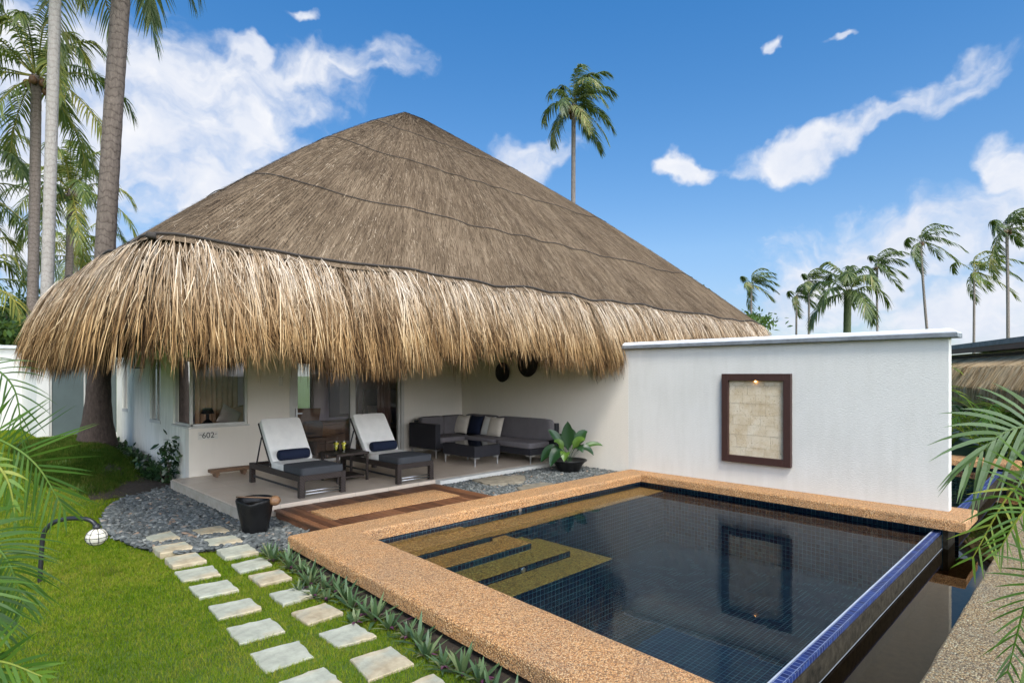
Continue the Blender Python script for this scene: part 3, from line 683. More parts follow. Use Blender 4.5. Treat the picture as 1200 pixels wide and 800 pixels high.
# corner window
win = vp(Q().box(4.37, WY + .03, .905, 4.41, WY + .1, 2.16).box(3.42, WY + .03, .905, 4.37, WY + .09, .945).box(WX + .03, 12.5, .905, WX + .1, 12.55, 2.16).box(WX + .03, WY + .1, .905, WX + .09, 12.5, .945).box(WX + .03, WY + .03, .905, WX + .075, WY + .075, 2.16), 'window', M['frame'])
vp(Q().box(3.4, WY + .02, 2.08, 4.37, WY + .12, 2.158), 'window_head', M['dark_beam'], win)
vp(Q().add([(3.46, WY + .05, .945), (4.37, WY + .05, .945), (4.37, WY + .05, 2.1), (3.46, WY + .05, 2.1)], [[0, 1, 2, 3]]).add([(WX + .05, WY + .08, .945), (WX + .05, 12.5, .945), (WX + .05, 12.5, 2.1), (WX + .05, WY + .08, 2.1)], [[0, 1, 2, 3]]), 'glass', M['glass'], win)
for y0, y1, z0 in ((13.4, 14.15, .88), (16.1, 16.6, 1.0)):
    w = vp(Q().box(WX - .01, y0 - .02, z0 - .03, WX + .09, y1 + .02, z0 + .04).box(WX + .02, y0, z0 + .04, WX + .08, y0 + .06, 2.16).box(WX + .02, y1 - .06, z0 + .04, WX + .08, y1, 2.16).box(WX + .03, y0 + .33 if y1 - y0 > .6 else y1 - .1, z0 + .04, WX + .07, y0 + .37 if y1 - y0 > .6 else y1 - .065, 2.16), 'window', M['frame'])
    vp(Q().add([(WX + .05, y0 + .06, z0 + .04), (WX + .05, y1 - .06, z0 + .04), (WX + .05, y1 - .06, 2.16), (WX + .05, y0 + .06, 2.16)], [[0, 1, 2, 3]]), 'glass', M['glass'], w)
# sliding door
dr = vp(Q().box(5.24, WY - .012, 0, 5.34, WY + .11, 2.2).box(7.92, WY - .012, 0, 8.0, WY + .11, 2.2).box(5.34, WY + .02, .004, 5.42, WY + .075, 2.2).box(7.86, WY + .02, .004, 7.92, WY + .075, 2.2).box(6.62, WY + .03, .004, 6.70, WY + .1, 2.2).box(6.70, WY + .05, .004, 6.76, WY + .11, 2.2).box(5.42, WY + .02, .004, 6.62, WY + .075, .06).box(6.76, WY + .05, .004, 7.86, WY + .1, .06), 'sliding_door', M['frame'])
vp(Q().add([(5.42, WY + .05, .06), (6.62, WY + .05, .06), (6.62, WY + .05, 2.2), (5.42, WY + .05, 2.2)], [[0, 1, 2, 3]]).add([(6.76, WY + .075, .06), (7.86, WY + .075, .06), (7.86, WY + .075, 2.2), (6.76, WY + .075, 2.2)], [[0, 1, 2, 3]]), 'glass', M['glass'], dr)
vp(Q().box(5.37, WY - .02, .98, 5.39, WY + .018, 1.16).box(5.39, WY - .02, 1.04, 5.50, WY - .005, 1.06), 'door_handle', M['steel'], dr, bevel=.003)
vp(Q().box(5.02, WY - .012, 1.62, 5.10, WY - .001, 1.80), 'switch_plate', M['sign'], bevel=.004)
# rooms behind the glass
vp(Q().box(3.585, WY + .2, -.2, 9.775, 14.0, .001), 'room_floor', M['room_floor'])
vp(Q().box(3.585, 14.0, -.2, 6.3, 14.15, TOP).box(6.95, 14.0, -.2, 9.775, 14.15, TOP).box(6.3, 14.0, -.2, 6.95, 14.15, .9).box(6.3, 14.0, 2.2, 6.95, 14.15, TOP).box(4.62, 12.9, .002, 4.72, 14.0, TOP), 'room_wall', M['room'])
w = vp(Q().box(6.3, 14.02, .94, 6.36, 14.1, 2.16).box(6.89, 14.02, .94, 6.95, 14.1, 2.16).box(6.3, 14.02, .9, 6.95, 14.1, .94).box(6.3, 14.02, 2.16, 6.95, 14.1, 2.2), 'window', M['frame'])
vp(Q().add([(6.36, 14.06, .94), (6.89, 14.06, .94), (6.89, 14.06, 2.16), (6.36, 14.06, 2.16)], [[0, 1, 2, 3]]), 'glass', M['glass'], w)
vp(Q().box(3.59, WY + .2, TOP + .002, 9.775, 14.1, TOP + .06), 'ceiling', M['room'])
vp(Q().add([(2.0, 7.4, TOP + .02), (9.775, 7.4, TOP + .02), (9.775, WY, TOP + .02), (2.0, WY, TOP + .02)], [[3, 2, 1, 0]]).add([(2.0, WY, TOP + .02), (WX, WY, TOP + .02), (WX, 15.5, TOP + .02), (2.6, 15.5, TOP + .02)], [[3, 2, 1, 0]]).add([(9.99, 7.4, TOP + .02), (17.8, 7.4, TOP + .02), (17.8, 16, TOP + .02), (9.99, 16, TOP + .02)], [[3, 2, 1, 0]]), 'soffit', M['soffit'])
# rear wing seen past the trunk
vp(Q().box(1.83, 17.2, .1, 2.06, 17.4, 2.5).box(2.06, 17.2, .1, WX + .2, 17.3, .42).box(2.06, 17.2, 2.3, WX + .2, 17.4, 2.6).box(1.83, 17.4, .1, 1.9, 20, 2.5), 'rear_wall', M['wall'])
w = vp(Q().box(2.06, 17.22, .42, 2.11, 17.28, 2.3).box(2.72, 17.22, .42, 2.75, 17.27, 2.3), 'window', M['frame'])
vp(Q().box(2.11, 17.24, .42, WX, 17.26, 2.3), 'glass', M['dark_glass'], w)
# wall lantern under the eave on the side wall
lan = thing('wall_lantern', 'black metal lantern on the side wall half hidden under the thatch', 'lantern', (WX, 14.7, 2.1))
part(Q().box(WX - .2, 14.6, 1.98, WX - .18, 14.8, 2.0).box(WX - .2, 14.6, 1.98, WX - .18, 14.62, 2.4).box(WX - .2, 14.78, 1.98, WX - .18, 14.8, 2.4).box(WX - .02, 14.6, 1.98, WX - .002, 14.62, 2.4).box(WX - .18, 14.6, 1.98, WX - .02, 14.62, 2.0).box(WX - .18, 14.6, 2.38, WX - .002, 14.8, 2.4), 'cage', M['black_metal'], lan)
part(Q().box(WX - .14, 14.66, 2.01, WX - .06, 14.74, 2.3), 'lamp_shade', M['capiz'], lan)

# dividing wall between the two terraces, carrying the cap
wall = thing('garden_wall', 'tall white dividing wall with grey cap behind the pool, holding the framed panel', 'wall', (9.78, 1.45, 0))
part(Q().prism([(9.78, 1.45), (9.98, 1.45), (9.98, 6.55), (9.78, 6.55)], -.12, 2.345), 'wall', M['wall'], wall)
part(Q().prism([(9.78, 6.551), (9.98, 6.551), (9.98, 7.3), (9.78, 7.3)], -.12, 2.345).prism([(9.78, 7.3), (9.98, 7.3), (9.98, 15.7), (9.78, 15.7)], -.12, TOP + .3), 'terrace_wall', M['terrwall'], wall)
part(Q().box(9.69, 1.34, 2.347, 10.07, 6.65, 2.408), 'cap', M['cap'], wall, bevel=.006)
part(Q().prism([(9.70, 1.35), (10.06, 1.35), (10.06, 6.65), (9.70, 6.65)], 2.409, 2.42).add([(9.70, 1.35, 2.42), (10.06, 1.35, 2.42), (10.06, 6.65, 2.42), (9.70, 6.65, 2.42), (9.80, 1.45, 2.475), (9.96, 1.45, 2.475), (9.96, 6.65, 2.475), (9.80, 6.65, 2.475)], [(0, 1, 5, 4), (1, 2, 6, 5), (2, 3, 7, 6), (3, 0, 4, 7), (4, 5, 6, 7)]), 'cap_top', M['captop'], wall)

# ------------------------------------------------------------------ thatched roof
EAVE = [(1.71, 7.2), (18.1, 7.2), (18.1, 20.8), (6.0, 20.8), (1.60, 12.1)]
APEX = A3((9.9, 14.1, 9.42)); ZS = 3.33
def round_poly(P, r, step):
    P = A3(P); n = len(P); pts = []
    for i in range(n):
        a, b, c = P[i - 1], P[i], P[(i + 1) % n]; d1 = unit(a - b); d2 = unit(c - b)
        s, e = b + d1 * r, b + d2 * r
        for t in np.linspace(0, 1, 9): pts.append((1 - t) ** 2 * s + 2 * t * (1 - t) * b + t * t * e)
    pts = np.array(pts); pts = np.vstack([pts, pts[:1]])
    L = np.concatenate([[0], np.cumsum(np.linalg.norm(np.diff(pts, axis=0), axis=1))])
    s = np.arange(0, L[-1], step)
    return np.column_stack([np.interp(s, L, pts[:, 0]), np.interp(s, L, pts[:, 1])]), L[-1]
E2, PERIM = round_poly(EAVE, .55, .05)
NE = len(E2)
tan = unit(np.roll(E2, -1, 0) - np.roll(E2, 1, 0)); nor = np.column_stack([tan[:, 1], -tan[:, 0]])
S_AX = np.arange(NE) * .05
scal = lambda s: .035 * np.abs(np.sin(s * PI / 1.35)) + .02 * np.sin(s * 2.1) + .012 * np.sin(s * 5.3)   # the wavy seam
zs_edge = ZS + scal(S_AX)
def roof_pt(i, t):
    """point of the roof surface: eave sample i, t = 0 at the seam .. 1 at the apex"""
    i = np.asarray(i); t = np.asarray(t)
    xy = E2[i] * (1 - t)[..., None] + APEX[:2] * t[..., None]
    z = zs_edge[i] * (1 - t) + APEX[2] * t + .30 * np.sin(PI * np.clip(t, 0, 1)) * (1 - .3 * t) - .16 * np.clip((t - .955) / .045, 0, 1) ** 2
    return np.concatenate([xy, z[..., None]], -1)
ts = np.concatenate([[-.012], np.linspace(0, 1, 60)])
I = np.arange(0, NE, 4); K = len(I)
V = []; TC = []
for t in ts:
    p_ = roof_pt(I, np.full(K, t)); V.append(p_)
    slope = 9.2
    TC.append(np.column_stack([S_AX[I] * (1 - .35 * t), np.full(K, t * slope), np.full(K, t)]))
V = np.concatenate(V); TC = np.concatenate(TC)
F = [[j * K + i, j * K + (i + 1) % K, (j + 1) * K + (i + 1) % K, (j + 1) * K + i] for j in range(len(ts) - 1) for i in range(K)]
roof = vp(Q().add(V, F, .5, 0, TC), 'roof', M['thatch_top'], smooth=True)
# stray straw lying on the old thatch
def on_view(i):  # eave samples on the two sides the photo shows
    s = S_AX[i]; return s
n = 150000
ii = RNG.integers(0, NE, n); tt = RNG.random(n) ** 1.25 * .97
cen = roof_pt(ii, tt)
keep = (cen[:, 1] < 14.2) & (RNG.random(n) < 1.0) & (nor[ii][:, 1] < .2); ii, tt = ii[keep], tt[keep]; n = len(ii)
ln = RNG.uniform(.05, .20, n) / 9.2
jit = RNG.normal(0, .9, n)
P = np.stack([roof_pt(np.clip(ii + (jit * k).astype(int), 0, NE - 1), np.clip(tt + ln * (.5 - k), 0, .99)) for k in (0, .5, 1)], 1)
nr3 = np.column_stack([nor[ii] * .62, np.full(n, .78)])
P += nr3[:, None, :] * np.stack([np.full(n, .004), RNG.uniform(.004, .012, n), RNG.uniform(.004, .028, n)], 1)[..., None]
side = np.column_stack([tan[ii], np.zeros(n)])
vp(Q().ribbons(P, RNG.uniform(.004, .009, n)[:, None] * np.array([1, 1, .5]), side, np.clip(RNG.normal(.44, .24, n) + .13 * np.sin(S_AX[ii] * 6 + 3 * np.sin(S_AX[ii] * 1.3 + tt * 4)) + .10 * np.sin(S_AX[ii] * 17 + tt * 9), 0, 1)), 'loose_straw', M['straw_old'], roof)
# seam ropes
for t, r in ((0.0, .015), (.2, .0075), (.45, .0065), (.7, .006)):
    idr = np.arange(0, NE, 4)
    pts = roof_pt(idr, np.full(len(idr), t) + (.004 * np.sin(S_AX[idr] * 1.7) if t else 0))
    pts[:, 2] += .012 + (0 if t else .01); pts[:, :2] += nor[idr] * .012
    pts = np.vstack([pts, pts[:1]])
    vp(Q().tube(pts, r, 6, cap=False), 'seam_rope', M['rope'], roof, smooth=True)
vp(Q().superbox((1.74, 7.26, ZS + .02), (.05, .05, .035), 3), 'seam_knot', M['rope'], roof, smooth=True)
# hanging skirt
pq = np.array([0, .12, .3, .55, .8, 1.05]); po = np.array([0, .13, .30, .48, .59, .66]); pz = np.array([0, -.10, -.36, -.77, -1.17, -1.57])
def skirt_pts(s, q, depth, drift):
    """strand points: s along the eave, q (n,S) down the profile, depth inwards"""
    idx = (s / .05).astype(int) % NE
    B = E2[idx]; Nn = nor[idx]; Tt = tan[idx]
    off = np.interp(q, pq, po) - depth * (np.clip(q * 3, 0, 1))
    dz = np.interp(q, pq, pz) - depth * .25
    xy = B[:, None, :] + Nn[:, None, :] * off[..., None] + Tt[:, None, :] * drift[..., None]
    z = zs_edge[idx][:, None] + dz
    return np.concatenate([xy, z[..., None]], -1), Tt, Nn
# where along the perimeter: front side and left side get most
def perim_samples(n):
    s = RNG.uniform(0, PERIM, n); i = (s / .05).astype(int) % NE
    vis = (E2[i][:, 1] < 7.9) | (E2[i][:, 0] < 2.6)
    return s[vis | (RNG.random(n) < .12)]
tuft = lambda s: .5 * np.sin(s * 9.1 + 1.3 * np.sin(s * 3.7)) + .35 * np.sin(s * 23 + 2 * np.sin(s * 7)) + .3 * np.sin(s * 1.9 + 1)
sq = Q()
for layer, (cnt, d0, d1, q0a, q0b, la, lb, lo, hi) in enumerate((
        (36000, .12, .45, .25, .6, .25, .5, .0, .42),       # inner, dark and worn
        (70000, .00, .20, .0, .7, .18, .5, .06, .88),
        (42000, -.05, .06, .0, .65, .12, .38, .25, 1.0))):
    s = perim_samples(cnt); n = len(s)
    S = 7
    pitch = (.15, .12, .10)[layer]; ci = np.floor(s / pitch + .35 * np.sin(s * 3.1)).astype(int) % 4096        # strands fall in bunches
    cj, cl, cc_, cd = RNG.uniform(-.5, .5, 4096), RNG.normal(0, 1, 4096), RNG.normal(0, 1, 4096), RNG.normal(0, 1, 4096)
    cen_s = (ci + .5 + .5 * cj[ci]) * pitch
    pull = np.clip(cen_s - s, -.14, .14) * RNG.uniform(0, .75, n)
    q0 = RNG.uniform(q0a, q0b, n); qe = q0 + RNG.uniform(la, lb, n)
    ex = E2[(s / .05).astype(int) % NE]; front = (ex[:, 1] < 7.9)
    shape = np.where(front, np.interp(ex[:, 0], [1.7, 2.3, 2.62, 3.0, 3.25, 3.45, 3.62, 3.85, 4.2, 4.5, 4.8, 5.3, 5.8, 6.2, 6.6, 7.0, 7.5, 8.3, 9.2, 10.2], [.0, .02, -.02, -.08, .0, .07, .12, .01, .08, .12, .04, -.04, -.06, -.17, -.17, -.13, -.03, .03, .05, .0]), .02 * np.sin(s * 4))
    lim = .91 + shape + .05 * tuft(s) + .075 * cl[ci] + RNG.normal(0, .05, n) - (.05 if layer == 0 else 0) + .07 * (RNG.random(n) < .03)
    low = RNG.random(n) < .30
    qe = np.where(low, np.maximum(qe, lim - RNG.uniform(0, .12, n)), qe)
    qe = np.minimum(qe, lim); q0 = np.minimum(q0, qe - .12)
    k = np.linspace(0, 1, S)
    q = q0[:, None] + (qe - q0)[:, None] * k
    dep = RNG.uniform(d0, d1, n) + np.maximum(0, .05 * cd[ci]) + .13 * np.clip(np.abs(cen_s - s) / pitch, 0, .8) ** 1.5
    lean = RNG.normal(0, .085, n) + .05 * cj[ci]
    drift = lean[:, None] * k + pull[:, None] * np.clip(q * 1.1, 0, 1) ** 1.3 + RNG.normal(0, .008, n)[:, None] * np.sin(k * PI * 1.5)
    P, Tt, Nn = skirt_pts(s, q, dep[:, None] - (RNG.random(n) < .16)[:, None] * RNG.uniform(0, .11, n)[:, None] * k ** 2, drift)
    P[..., 2] += RNG.normal(0, .006, n)[:, None] + (.016 if layer == 2 else 0)
    side = unit(np.column_stack([Tt + Nn * RNG.normal(0, .7, n)[:, None], np.zeros(n)]))
    w = RNG.uniform(.004, .0115, n)[:, None] * np.interp(k, [0, .3, .8, 1], [.7, 1, .8, .12])
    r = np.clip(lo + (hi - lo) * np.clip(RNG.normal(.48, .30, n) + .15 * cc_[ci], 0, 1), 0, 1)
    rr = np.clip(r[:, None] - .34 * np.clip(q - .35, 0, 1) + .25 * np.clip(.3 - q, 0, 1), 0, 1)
    sq.ribbons(P, w, side, np.repeat(rr.reshape(-1), 2), tc=np.repeat(q.reshape(-1), 2)[:, None] * np.ones(3))
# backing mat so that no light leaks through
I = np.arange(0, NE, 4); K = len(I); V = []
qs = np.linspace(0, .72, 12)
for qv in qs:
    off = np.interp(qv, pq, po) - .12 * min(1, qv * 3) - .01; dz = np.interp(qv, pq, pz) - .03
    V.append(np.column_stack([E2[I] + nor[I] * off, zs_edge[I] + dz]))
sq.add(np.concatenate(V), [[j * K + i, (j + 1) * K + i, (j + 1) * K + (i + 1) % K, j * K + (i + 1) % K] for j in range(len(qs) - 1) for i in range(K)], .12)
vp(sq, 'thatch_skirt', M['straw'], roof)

# ------------------------------------------------------------------ fittings on the walls
num = thing('house_number', 'small pale plate lettered 602 below the corner window', 'number plate', (3.68, WY - .004, .73))
part(Q().box(3.53, WY - .012, .66, 3.87, WY - .002, .80), 'plate', M['sign'], num)
def text(name, body, size, mat, loc, rot, parent, ext=.002):
    cu = bpy.data.curves.new(name, 'FONT'); cu.body = body; cu.size = size; cu.extrude = ext; cu.align_x = 'CENTER'; cu.align_y = 'CENTER'
    o = bpy.data.objects.new(name, cu); COL.objects.link(o)
    dg = bpy.context.evaluated_depsgraph_get(); me = bpy.data.meshes.new_from_object(o.evaluated_get(dg)); bpy.data.objects.remove(o)
    me.materials.clear(); me.materials.append(mat); me.name = name
    o = bpy.data.objects.new(name, me); COL.objects.link(o); o.parent = parent
    o.matrix_basis = parent.matrix_basis.inverted() @ (Matrix.Translation(loc) @ rot)
    return o
text('digits', '602', .145, M['ink'], (3.70, WY - .0145, .73), Matrix.Rotation(rad(90), 4, 'X'), num)
part(Q().tube([(3.55, WY - .014, .745), (3.575, WY - .014, .755), (3.59, WY - .014, .735)], .004, 5), 'flourish', M['ink'], num)
part(Q().tube([(3.81, WY - .014, .735), (3.83, WY - .014, .755), (3.855, WY - .014, .75)], .004, 5), 'flourish', M['ink'], num)

pan = thing('framed_panel', 'framed coral stone panel with a small warm light on the white pool wall', 'wall panel', (9.78, 4.04, 1.1))
y0, y1, z0, z1, fw = 3.47, 4.61, .37, 1.86, .115
part(Q().box(9.70, y0, z0, 9.779, y0 + fw, z1).box(9.70, y1 - fw, z0, 9.779, y1, z1).box(9.70, y0 + fw, z0, 9.779, y1 - fw, z0 + fw).box(9.70, y0 + fw, z1 - fw, 9.779, y1 - fw, z1), 'frame', M['darkwood'], pan, bevel=.004)
q = Q(); zz = z0 + fw; rows = [.14, .21, .17, .16, .20, .14, .155, .085]; 
for h in rows:
    h = min(h, z1 - fw - zz)
    if h <= .01: break
    yy = y0 + fw; 
    while yy < y1 - fw - .01:
        w_ = min(RNG.choice([.1, .16, .22, .3]), y1 - fw - yy)
        if y1 - fw - yy - w_ < .06: w_ = y1 - fw - yy
        q.box(9.755 + RNG.uniform(-.003, .003), yy + .0015, zz + .0015, 9.7785, yy + w_ - .0015, zz + h - .0015, rnd=RNG.random()); yy += w_
    zz += h
part(q, 'stone_tiles', M['coral'], pan)
part(Q().box(9.768, y0 + fw, z0 + fw, 9.7775, y1 - fw, z1 - fw), 'backing', M['coral'], pan)
part(Q().lathe([(.012, 0), (.014, -.02), (.002, -.022)], (9.735, 4.04, z1 - fw - .001), 12), 'picture_light', M['glow'], pan)

for i, (yy, zz, r, lb) in enumerate(((10.05, 1.90, .235, 'smaller round dark woven plate on the terrace wall, lower one'), (9.22, 2.10, .31, 'larger round dark woven plate on the terrace wall, partly behind thatch'))):
    d = Q().lathe([(.001, 0), (r * .5, .004), (r * .8, .02), (r * .95, .045), (r, .05), (r * .97, .03), (r * .6, .0), (r * .3, -.006), (.001, -.008)], n=40, M=Matrix.Translation((9.768, yy, zz)) @ Matrix.Rotation(rad(-90), 4, 'Y') @ Matrix.Translation((0, 0, .002)), cap=False)
    tag(d.build('woven_plate', M['wicker_dark'], smooth=True, loc=(9.77, yy, zz)), lb, 'wall plate', 'woven plates on the terrace wall')

# ------------------------------------------------------------------ inside the villa
cur = Q(); xs_ = np.linspace(3.75, 4.55, 90)
for z0_, z1_ in ((.03, 2.5),):
    V = np.concatenate([np.column_stack([xs_, 12.52 + .035 * np.sin(xs_ * 62) + .012 * np.sin(xs_ * 23), np.full(90, z)]) for z in (z0_, z1_)])
    cur.add(V, [[i, i + 1, 90 + i + 1, 90 + i] for i in range(89)])
tag(cur.build('curtain', M['curtain'], smooth=True, loc=(4.1, 12.52, 0)), 'tan pleated curtain inside the corner window', 'curtain')
cur = Q(); xs_ = np.linspace(7.5, 7.88, 60)
V = np.concatenate([np.column_stack([xs_, 11.95 + .03 * np.sin(xs_ * 80), np.full(60, z)]) for z in (.03, 2.5)])
cur.add(V, [[i, i + 1, 60 + i + 1, 60 + i] for i in range(59)])
tag(cur.build('curtain', M['curtain_dark'], smooth=True, loc=(7.7, 11.95, 0)), 'dark brown curtain drawn aside behind the sliding door', 'curtain')
dk = thing('desk', 'brown wooden desk with drawers inside the glass door', 'desk', (7.3, 13.1, 0))
part(Q().box(6.3, 12.7, .68, 8.0, 13.4, .73), 'top', M['wood'], dk, bevel=.006)
part(Q().box(6.34, 12.74, .003, 6.4, 13.36, .678).box(7.92, 12.74, .003, 7.98, 13.36, .678).box(6.4, 13.3, .2, 7.92, 13.34, .678), 'side_panel', M['wood'], dk)
for z in (.05, .26, .47): part(Q().box(6.41, 12.71, z, 7.1, 13.28, z + .195).box(6.68, 12.695, z + .09, 6.84, 12.709, z + .105), 'drawer', M['wood'], dk, bevel=.004)
ch = thing('chair', 'brown chair with a dark cushion behind the first lounger inside the glass', 'chair', (6.2, 12.6, 0))
part(Q().box(5.8, 12.1, .40, 6.35, 12.62, .46), 'seat', M['wood'], ch, bevel=.01)
part(Q().prism([(5.86, .46), (6.42, .46), (6.52, 1.08), (5.86, 1.10)], -.03, .03, M=Matrix.Translation((-.1, 12.62, 0)) @ Matrix.Rotation(rad(90), 4, 'X')), 'backrest', M['wood'], ch)
part(Q().superbox((6.1, 12.35, .62), (.22, .1, .2), 5), 'cushion', M['grey_cloth'], ch, smooth=True)
for x_, y_ in ((5.83, 12.13), (6.32, 12.13), (5.83, 12.59), (6.32, 12.59)): part(Q().box(x_ - .02, y_ - .02, .003, x_ + .02, y_ + .02, .399), 'leg', M['wood'], ch)
mi = thing('mirror', 'dark framed mirror on the bedroom wall behind the glass door', 'mirror', (7.6, 13.95, 1.3))
part(Q().box(7.35, 13.95, .75, 7.63, 13.99, 1.95).box(8.1, 13.95, .75, 8.18, 13.99, 1.95).box(7.63, 13.95, .75, 8.1, 13.99, .83).box(7.63, 13.95, 1.87, 8.1, 13.99, 1.95), 'frame', M['darkwood'], mi)
part(Q().box(7.63, 13.97, .83, 8.1, 13.985, 1.87), 'mirror_glass', M['frame'], mi)
bd = thing('bed', 'bed with a blue grey headboard and pale pillows inside the glass', 'bed', (9.0, 13.4, 0))
part(Q().box(8.55, 12.6, .003, 9.6, 13.85, .48), 'base', M['wood'], bd)
part(Q().box(8.3, 13.88, .2, 9.5, 13.96, 1.45), 'headboard', M['headboard'], bd, bevel=.01)
for x_ in (8.52, 8.9): part(Q().pillow(.34, .5, .16, Matrix.Translation((x_, 13.74, .78)) @ Matrix.Rotation(rad(75), 4, 'X')), 'pillow', M['beige_cloth'], bd, smooth=True)
tb = thing('lamp_table', 'dark side table with a black lamp behind the corner window', 'table', (3.95, 12.2, 0))
part(Q().box(3.72, 12.05, .74, 4.15, 12.45, .78).box(3.74, 12.07, .003, 3.78, 12.11, .739).box(4.09, 12.07, .003, 4.13, 12.11, .739).box(3.74, 12.39, .003, 3.78, 12.43, .739).box(4.09, 12.39, .003, 4.13, 12.43, .739), 'table_top', M['darkwood'], tb)
part(Q().lathe([(.10, 0), (.11, .12), (.03, .2), (.03, .3), (.12, .31), (.08, .42)], (3.9, 12.25, .782), 20), 'lamp', M['black_glaze'], tb)
for i, (x_, c_) in enumerate(((4.32, 'beige_cloth'), (4.5, 'curtain'))):
    o = Q().pillow(.42, .42, .16, Matrix.Translation((x_, 12.3 + .1 * i, 1.0)) @ Matrix.Rotation(rad(30 - 40 * i), 4, 'Y') @ Matrix.Rotation(rad(70), 4, 'X')).build('pillow', M[c_], smooth=True, loc=(x_, 12.3, .8))
    tag(o, ('beige pillow propped inside the corner window', 'brown patterned pillow beside the beige one inside the corner window')[i], 'pillow')
so = thing('window_seat', 'low brown daybed under the corner window indoors', 'daybed', (4.4, 12.3, 0))
part(Q().box(4.17, 12.0, .003, 4.60, 12.7, .78), 'base', M['curtain_dark'], so, bevel=.02)

# ------------------------------------------------------------------ sun loungers
def make_lounger():
    r = thing('sun_lounger', 'white cushioned wicker sun lounger nearest the 602 window wall', 'sun lounger', group='sun loungers on the terrace')
    W, L = .75, 1.92
    Q().box(0, 0, .245, .07, L, .335).box(W - .07, 0, .245, W, L, .335).box(.07, 0, .245, W - .07, .07, .335).box(.07, L - .07, .245, W - .07, L, .335).box(.07, 1.0, .27, W - .07, 1.05, .31).build('frame', M['wicker'], r, bevel=.006)
    for x, y in ((0, 0), (W - .075, 0), (0, L - .075), (W - .075, L - .075)):
        Q().box(x - .003, y - .003, 0, x + .078, y + .078, .338).build('leg', M['wicker'], r, bevel=.006)
    Q().tube([(.07, .03, .05), (W - .07, .03, .05)], .010, 8).tube([(.07, .045, .09), (W - .07, .045, .09)], .010, 8).build('stretcher', M['steel'], r, smooth=True)
    Q().box(.03, .1, .10, .05, L - .1, .13).build('side_rail', M['black_metal'], r)
    Q().superbox((W / 2, .585, .385), (.345, .575, .055), 12, 64, 20, bulge=.2).build('mattress', M['white_cloth'], r, smooth=True)
    Q().superbox((W / 2, .335, .388), (.352, .340, .060), 12, 64, 20, bulge=.25).build('foot_cover', M['grey_cloth'], r, smooth=True)
    Mx = Matrix.Translation((W / 2, 1.10, .36)) @ Matrix.Rotation(rad(53), 4, 'X')
    Q().superbox((0, .43, .055), (.345, .43, .05), 14, 64, 20, M=Mx, bulge=.15).build('backrest', M['white_cloth'], r, smooth=True)
    Q().box(-.35, .0, -.03, .35, .84, .004, M=Mx).build('backrest_frame', M['wicker'], r, bevel=.006)
    Q().tube([(.04, 1.50, .80), (.04, 1.72, .30)], .013, 8).tube([(W - .04, 1.50, .80), (W - .04, 1.72, .30)], .013, 8).tube([(.04, 1.72, .30), (W - .04, 1.72, .30)], .013, 8).build('prop_bar', M['black_metal'], r, smooth=True)
    return r
lg = make_lounger(); lg.location = (3.96, 8.42, 0)
lg2 = copy_tree(lg); lg2.location = (5.63, 8.34, 0); lg2['label'] = 'white cushioned wicker sun lounger beside the sofa, its foot by the deck corner'
for x, y, lb in ((4.335, 9.44, 'navy bolster on the sun lounger nearest the 602 wall'), (6.005, 9.36, 'navy bolster on the sun lounger beside the sofa')):
    o = Q().lathe([(.001, -.26), (.06, -.262), (.08, -.25), (.088, -.22), (.09, 0), (.088, .22), (.08, .25), (.06, .262), (.001, .26)], n=24, M=Matrix.Rotation(rad(90), 4, 'Y'), cap=False).build('bolster', M['navy_cloth'], smooth=True)
    o.location = (x, y, .535); tag(o, lb, 'bolster cushion', 'bolsters on the sun loungers')
st = thing('side_table', 'dark wicker side table holding two glasses between the sun loungers', 'side table', (4.96, 9.08, 0))
part(Q().box(4.92, 9.08, .46, 5.54, 9.68, .50), 'table_top', M['wicker'], st, bevel=.005)
part(Q().box(4.98, 9.14, .07, 5.48, 9.62, .10), 'shelf', M['wicker'], st, bevel=.005)
for x, y in ((4.93, 9.09), (5.49, 9.09), (4.93, 9.63), (5.49, 9.63)): part(Q().box(x, y, 0, x + .04, y + .04, .459), 'leg', M['wicker'], st, bevel=.004)
for x, y, lb in ((5.10, 9.44, 'glass of yellow juice on the side table, the left one of two'), (5.20, 9.36, 'glass of yellow juice on the side table, the right one of two')):
    gl = thing('juice_glass', lb, 'drinking glass', (x, y, .502), 0, 'glasses of juice on the side table')
    Q().lathe([(.001, 0), (.034, 0), (.036, .012), (.040, .08), (.048, .172), (.0455, .172), (.038, .08), (.034, .016), (.001, .014)], n=24, cap=False).build('tumbler', M['tumbler'], gl, smooth=True)
    Q().lathe([(.001, .017), (.0335, .018), (.0375, .08), (.0445, .155), (.001, .155)], n=24, cap=False).build('juice', M['juice'], gl, smooth=True)

# ------------------------------------------------------------------ sofa corner
sofa = thing('corner_sofa', 'charcoal wicker corner sofa with taupe cushions at the back of the terrace', 'sofa', (9.7, 11.4, 0))
part(Q().box(7.98, 10.36, .18, 8.12, 11.36, .74).box(8.121, 10.38, .18, 9.70, 11.36, .31).box(8.121, 11.24, .31, 9.70, 11.36, .78), 'back_base', M['wicker_dark'], sofa, bevel=.012)
part(Q().box(8.80, 8.26, .18, 9.70, 10.378, .31).box(9.58, 8.26, .31, 9.70, 11.238, .80), 'side_base', M['wicker_dark'], sofa, bevel=.012)
for x0, x1, y0, y1 in ((8.125, 9.0, 10.36, 11.05), (8.78, 9.42, 9.32, 10.355), (8.78, 9.42, 8.25, 9.315)):
    part(Q().superbox(((x0 + x1) / 2, (y0 + y1) / 2, .375), ((x1 - x0) / 2, (y1 - y0) / 2, .068), 9, bulge=.12), 'seat_cushion', M['taupe_cloth'], sofa, smooth=True)
